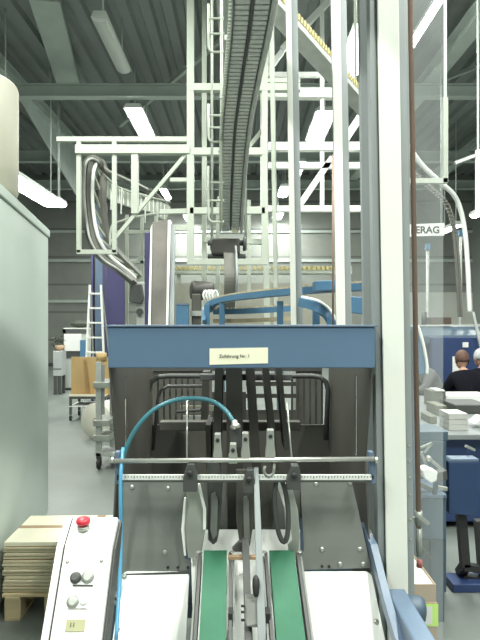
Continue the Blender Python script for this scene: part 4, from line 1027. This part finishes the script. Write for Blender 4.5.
# ------------------------------------------------------------------ people at the blue table
def evaluated(o):
    dg=bpy.context.evaluated_depsgraph_get(); dg.update()
    return bpy.data.meshes.new_from_object(o.evaluated_get(dg))
def skin_mesh(vs, es, rad, sub=1):
    me=bpy.data.meshes.new('s'); me.from_pydata(vs,es,[]); o=bpy.data.objects.new('s',me); C.objects.link(o)
    md=o.modifiers.new('k','SKIN'); md.use_smooth_shade=True
    for i,r in enumerate(rad):
        s_=me.skin_vertices[0].data[i]; s_.radius=(r,r) if not isinstance(r,tuple) else r
        s_.use_root=(i==0)
    if sub:
        sb=o.modifiers.new('b','SUBSURF'); sb.levels=sub; sb.render_levels=sub
    m=evaluated(o); bpy.data.objects.remove(o); return m
def person(base, yaw, label, top, hair, lean=.25, bald=False):
    t=thing('person',label,'person',base)
    R=RZ(yaw)*.93; b=Vector(base)
    def W(x,y,z): return Vector((x,y,z))
    # seated, facing +y locally; pelvis at z .55
    J={'pel':W(0,0,.54),'sp':W(0,lean*.35,.72),'ch':W(0,lean*.75,.90),'nk':W(0,lean*1.1,1.04),'hd0':W(0,lean*1.3,1.09)}
    vs=[]; es=[]; rad=[]
    def add(p,r,par=None):
        vs.append(tuple(p)); rad.append(r)
        if par is not None: es.append((par,len(vs)-1))
        return len(vs)-1
    a=add(J['pel'],(.15,.12)); s1=add(J['sp'],(.14,.115),a); s2=add(J['ch'],(.16,.12),s1); nk=add(J['nk'],(.06,.06),s2); add(J['hd0'],(.055,.055),nk)
    arms=[];hands=[]
    for s_ in (-1,1):
        sh=add(J['ch']+W(s_*.17,.0,.05),.062,s2); el=add(J['ch']+W(s_*.24,.10,-.17),.045,sh); wr=add(J['ch']+W(s_*.15,.33,-.17),.030,el)
        hd=add(J['ch']+W(s_*.13,.40,-.17),.034,wr); hands.append(J['ch']+W(s_*.12,.42,-.17))
        kn=add(J['pel']+W(s_*.12,.42,.0),.068,add(J['pel']+W(s_*.10,.06,-.01),.10,a)); an=add(W(s_*.12,.44,.10),.045,kn); add(W(s_*.12,.58,.045),.04,an)
    body=skin_mesh(vs,es,rad)
    hc=J['hd0']+W(0,.03,.10)
    mb=MB()
    mb.ell(hc,(.077,.097,.118)); mb.ell(hc+W(0,.05,-.06),(.055,.06,.06)); mb.ell(hc+W(0,.1,-.015),(.014,.022,.025))
    for s_ in (-1,1):
        mb.ell(hc+W(s_*.08,-.005,-.01),(.012,.022,.034)); mb.ell(hc+W(s_*.03,.088,.012),(.013,.012,.010))
    mb.ell(hc+W(0,.098,-.055),(.024,.012,.008))
    for hp_ in hands:
        mb.ell(hp_,(.04,.05,.018))
        for k in range(4):
            x_=(k-1.5)*.019; L=(.062,.075,.07,.055)[k]; q=hp_+W(x_,.04,0)
            mb.tube([q,q+W(0,L*.5,.006),q+W(0,L,-.014)],[.0095,.009,.007],8)
        sgn=1 if hp_.x<0 else -1
        mb.tube([hp_+W(sgn*.03,-.02,0),hp_+W(sgn*.055,.015,-.004),hp_+W(sgn*.06,.045,-.01)],[.011,.010,.008],8)
    h=mb; me2=bpy.data.meshes.new('h'); me2.from_pydata([v for v in h.v],[],h.f)
    bm=bmesh.new(); bm.from_mesh(body); bm.from_mesh(me2)
    me3=bpy.data.meshes.new('person_body'); bm.to_mesh(me3); bm.free()
    o=bpy.data.objects.new('tmp',me3); C.objects.link(o)
    rm=o.modifiers.new('r','REMESH'); rm.mode='VOXEL'; rm.voxel_size=.009; rm.use_smooth_shade=True
    m=evaluated(o); bpy.data.objects.remove(o)
    def link(me,name,mt):
        me.materials.clear(); me.materials.append(mt)
        me.transform(R.to_4x4()); me.polygons.foreach_set('use_smooth',[True]*len(me.polygons))
        o=bpy.data.objects.new(name,me); C.objects.link(o); o.parent=t; return o
    link(m,'body',M['skin'])
    # sweater: same skeleton a little wider, up to the neck and down to the wrists
    def sub(fn_, grow, keep_first=0):
        idx=[i for i in range(len(vs)) if fn_(i)]; mp={k:j for j,k in enumerate(idx)}
        v2=[vs[i] for i in idx]; e2=[(mp[p],mp[q]) for p,q in es if p in mp and q in mp]
        r2=[tuple(x+grow for x in (rad[i] if isinstance(rad[i],tuple) else (rad[i],rad[i]))) for i in idx]
        return skin_mesh(v2,e2,r2)
    # indices: 0 pel,1 sp,2 ch,3 nk,4 hd0, then per side sh el wr hd, hip kn an toe (hip added before kn)
    def per(i): return (i-5)%8
    link(sub(lambda i:i<=3 or (i>=5 and per(i) in (0,1,2)),.026),'sweater',top)
    link(sub(lambda i:i==0 or (i>=5 and per(i) in (4,5,6)),.014),'trousers',M['jeans'])
    sh_=MB()
    for s_ in (-1,1):
        sh_.ell(W(s_*.12,.54,.05),(.05,.14,.05))
    so=MB(); so.v=sh_.v; so.f=sh_.f
    ms=bpy.data.meshes.new('shoes'); ms.from_pydata(sh_.v,[],sh_.f); link(ms,'shoes',M['black'])
    hm=MB(); n_u,n_v=20,10
    hm.ell(hc+W(0,-.008,.012),(.083,.100,.116),None,20,12)
    keep=[f for f in hm.f if all((hm.v[i]-hc).y < .055+.5*max(0,(hm.v[i]-hc).z-.03) and (hm.v[i]-hc).z>-.055-.2*(hm.v[i]-hc).y for i in f)]
    mh=bpy.data.meshes.new('hair'); mh.from_pydata(hm.v,[],keep); 
    bm=bmesh.new(); bm.from_mesh(mh); bmesh.ops.delete(bm,geom=[v for v in bm.verts if not v.link_faces],context='VERTS'); bmesh.ops.recalc_face_normals(bm,faces=bm.faces[:]); bm.to_mesh(mh); bm.free()
    ho=link(mh,'hair',hair); sm=ho.modifiers.new('s','SOLIDIFY'); sm.thickness=.008; sm.offset=1
    return t
def stool(base,label):
    b=Vector(base); t=thing('work_stool',label,'stool',b,'work stools at the blue table')
    MB().lathe([(.15,.40),(.18,.41),(.18,.435),(.15,.44)],b-Vector((0,0,.085)),(0,0,1),24).build('seat',M['black'],t)
    MB().cyl(b+Vector((0,0,.05)),b+Vector((0,0,.32)),.025,12).build('column',M['darkgrey'],t)
    for k in range(5):
        a=2*math.pi*k/5; MB().bar(b+Vector((0,0,.05)),b+Vector((math.cos(a)*.19,math.sin(a)*.19,.02)),.03,.03).build('foot',M['darkgrey'],t)
pz=Vector((X(468,7.0),6.95,0)); person(pz,0,'person in a black sweater with reddish brown hair, seen from behind',M['knit'],M['hair1'],.18)
stool(pz+Vector((0,-.02,0)),'stool under the person in the black sweater')
pz2=Vector((X(484,7.5),7.38,0)); person(pz2,.05,'grey-haired person at the right edge beside the black sweater',M['knit'],M['hair2'],.15)
stool(pz2,'stool under the grey-haired person at the right edge')
pz3=Vector((2.72,7.8,0)); person(pz3,math.pi/2,'person in a grey shirt bent over behind the clear pane',M['greycloth'],M['hair1'],.30)
stool(pz3,'stool under the bent person in the grey shirt')
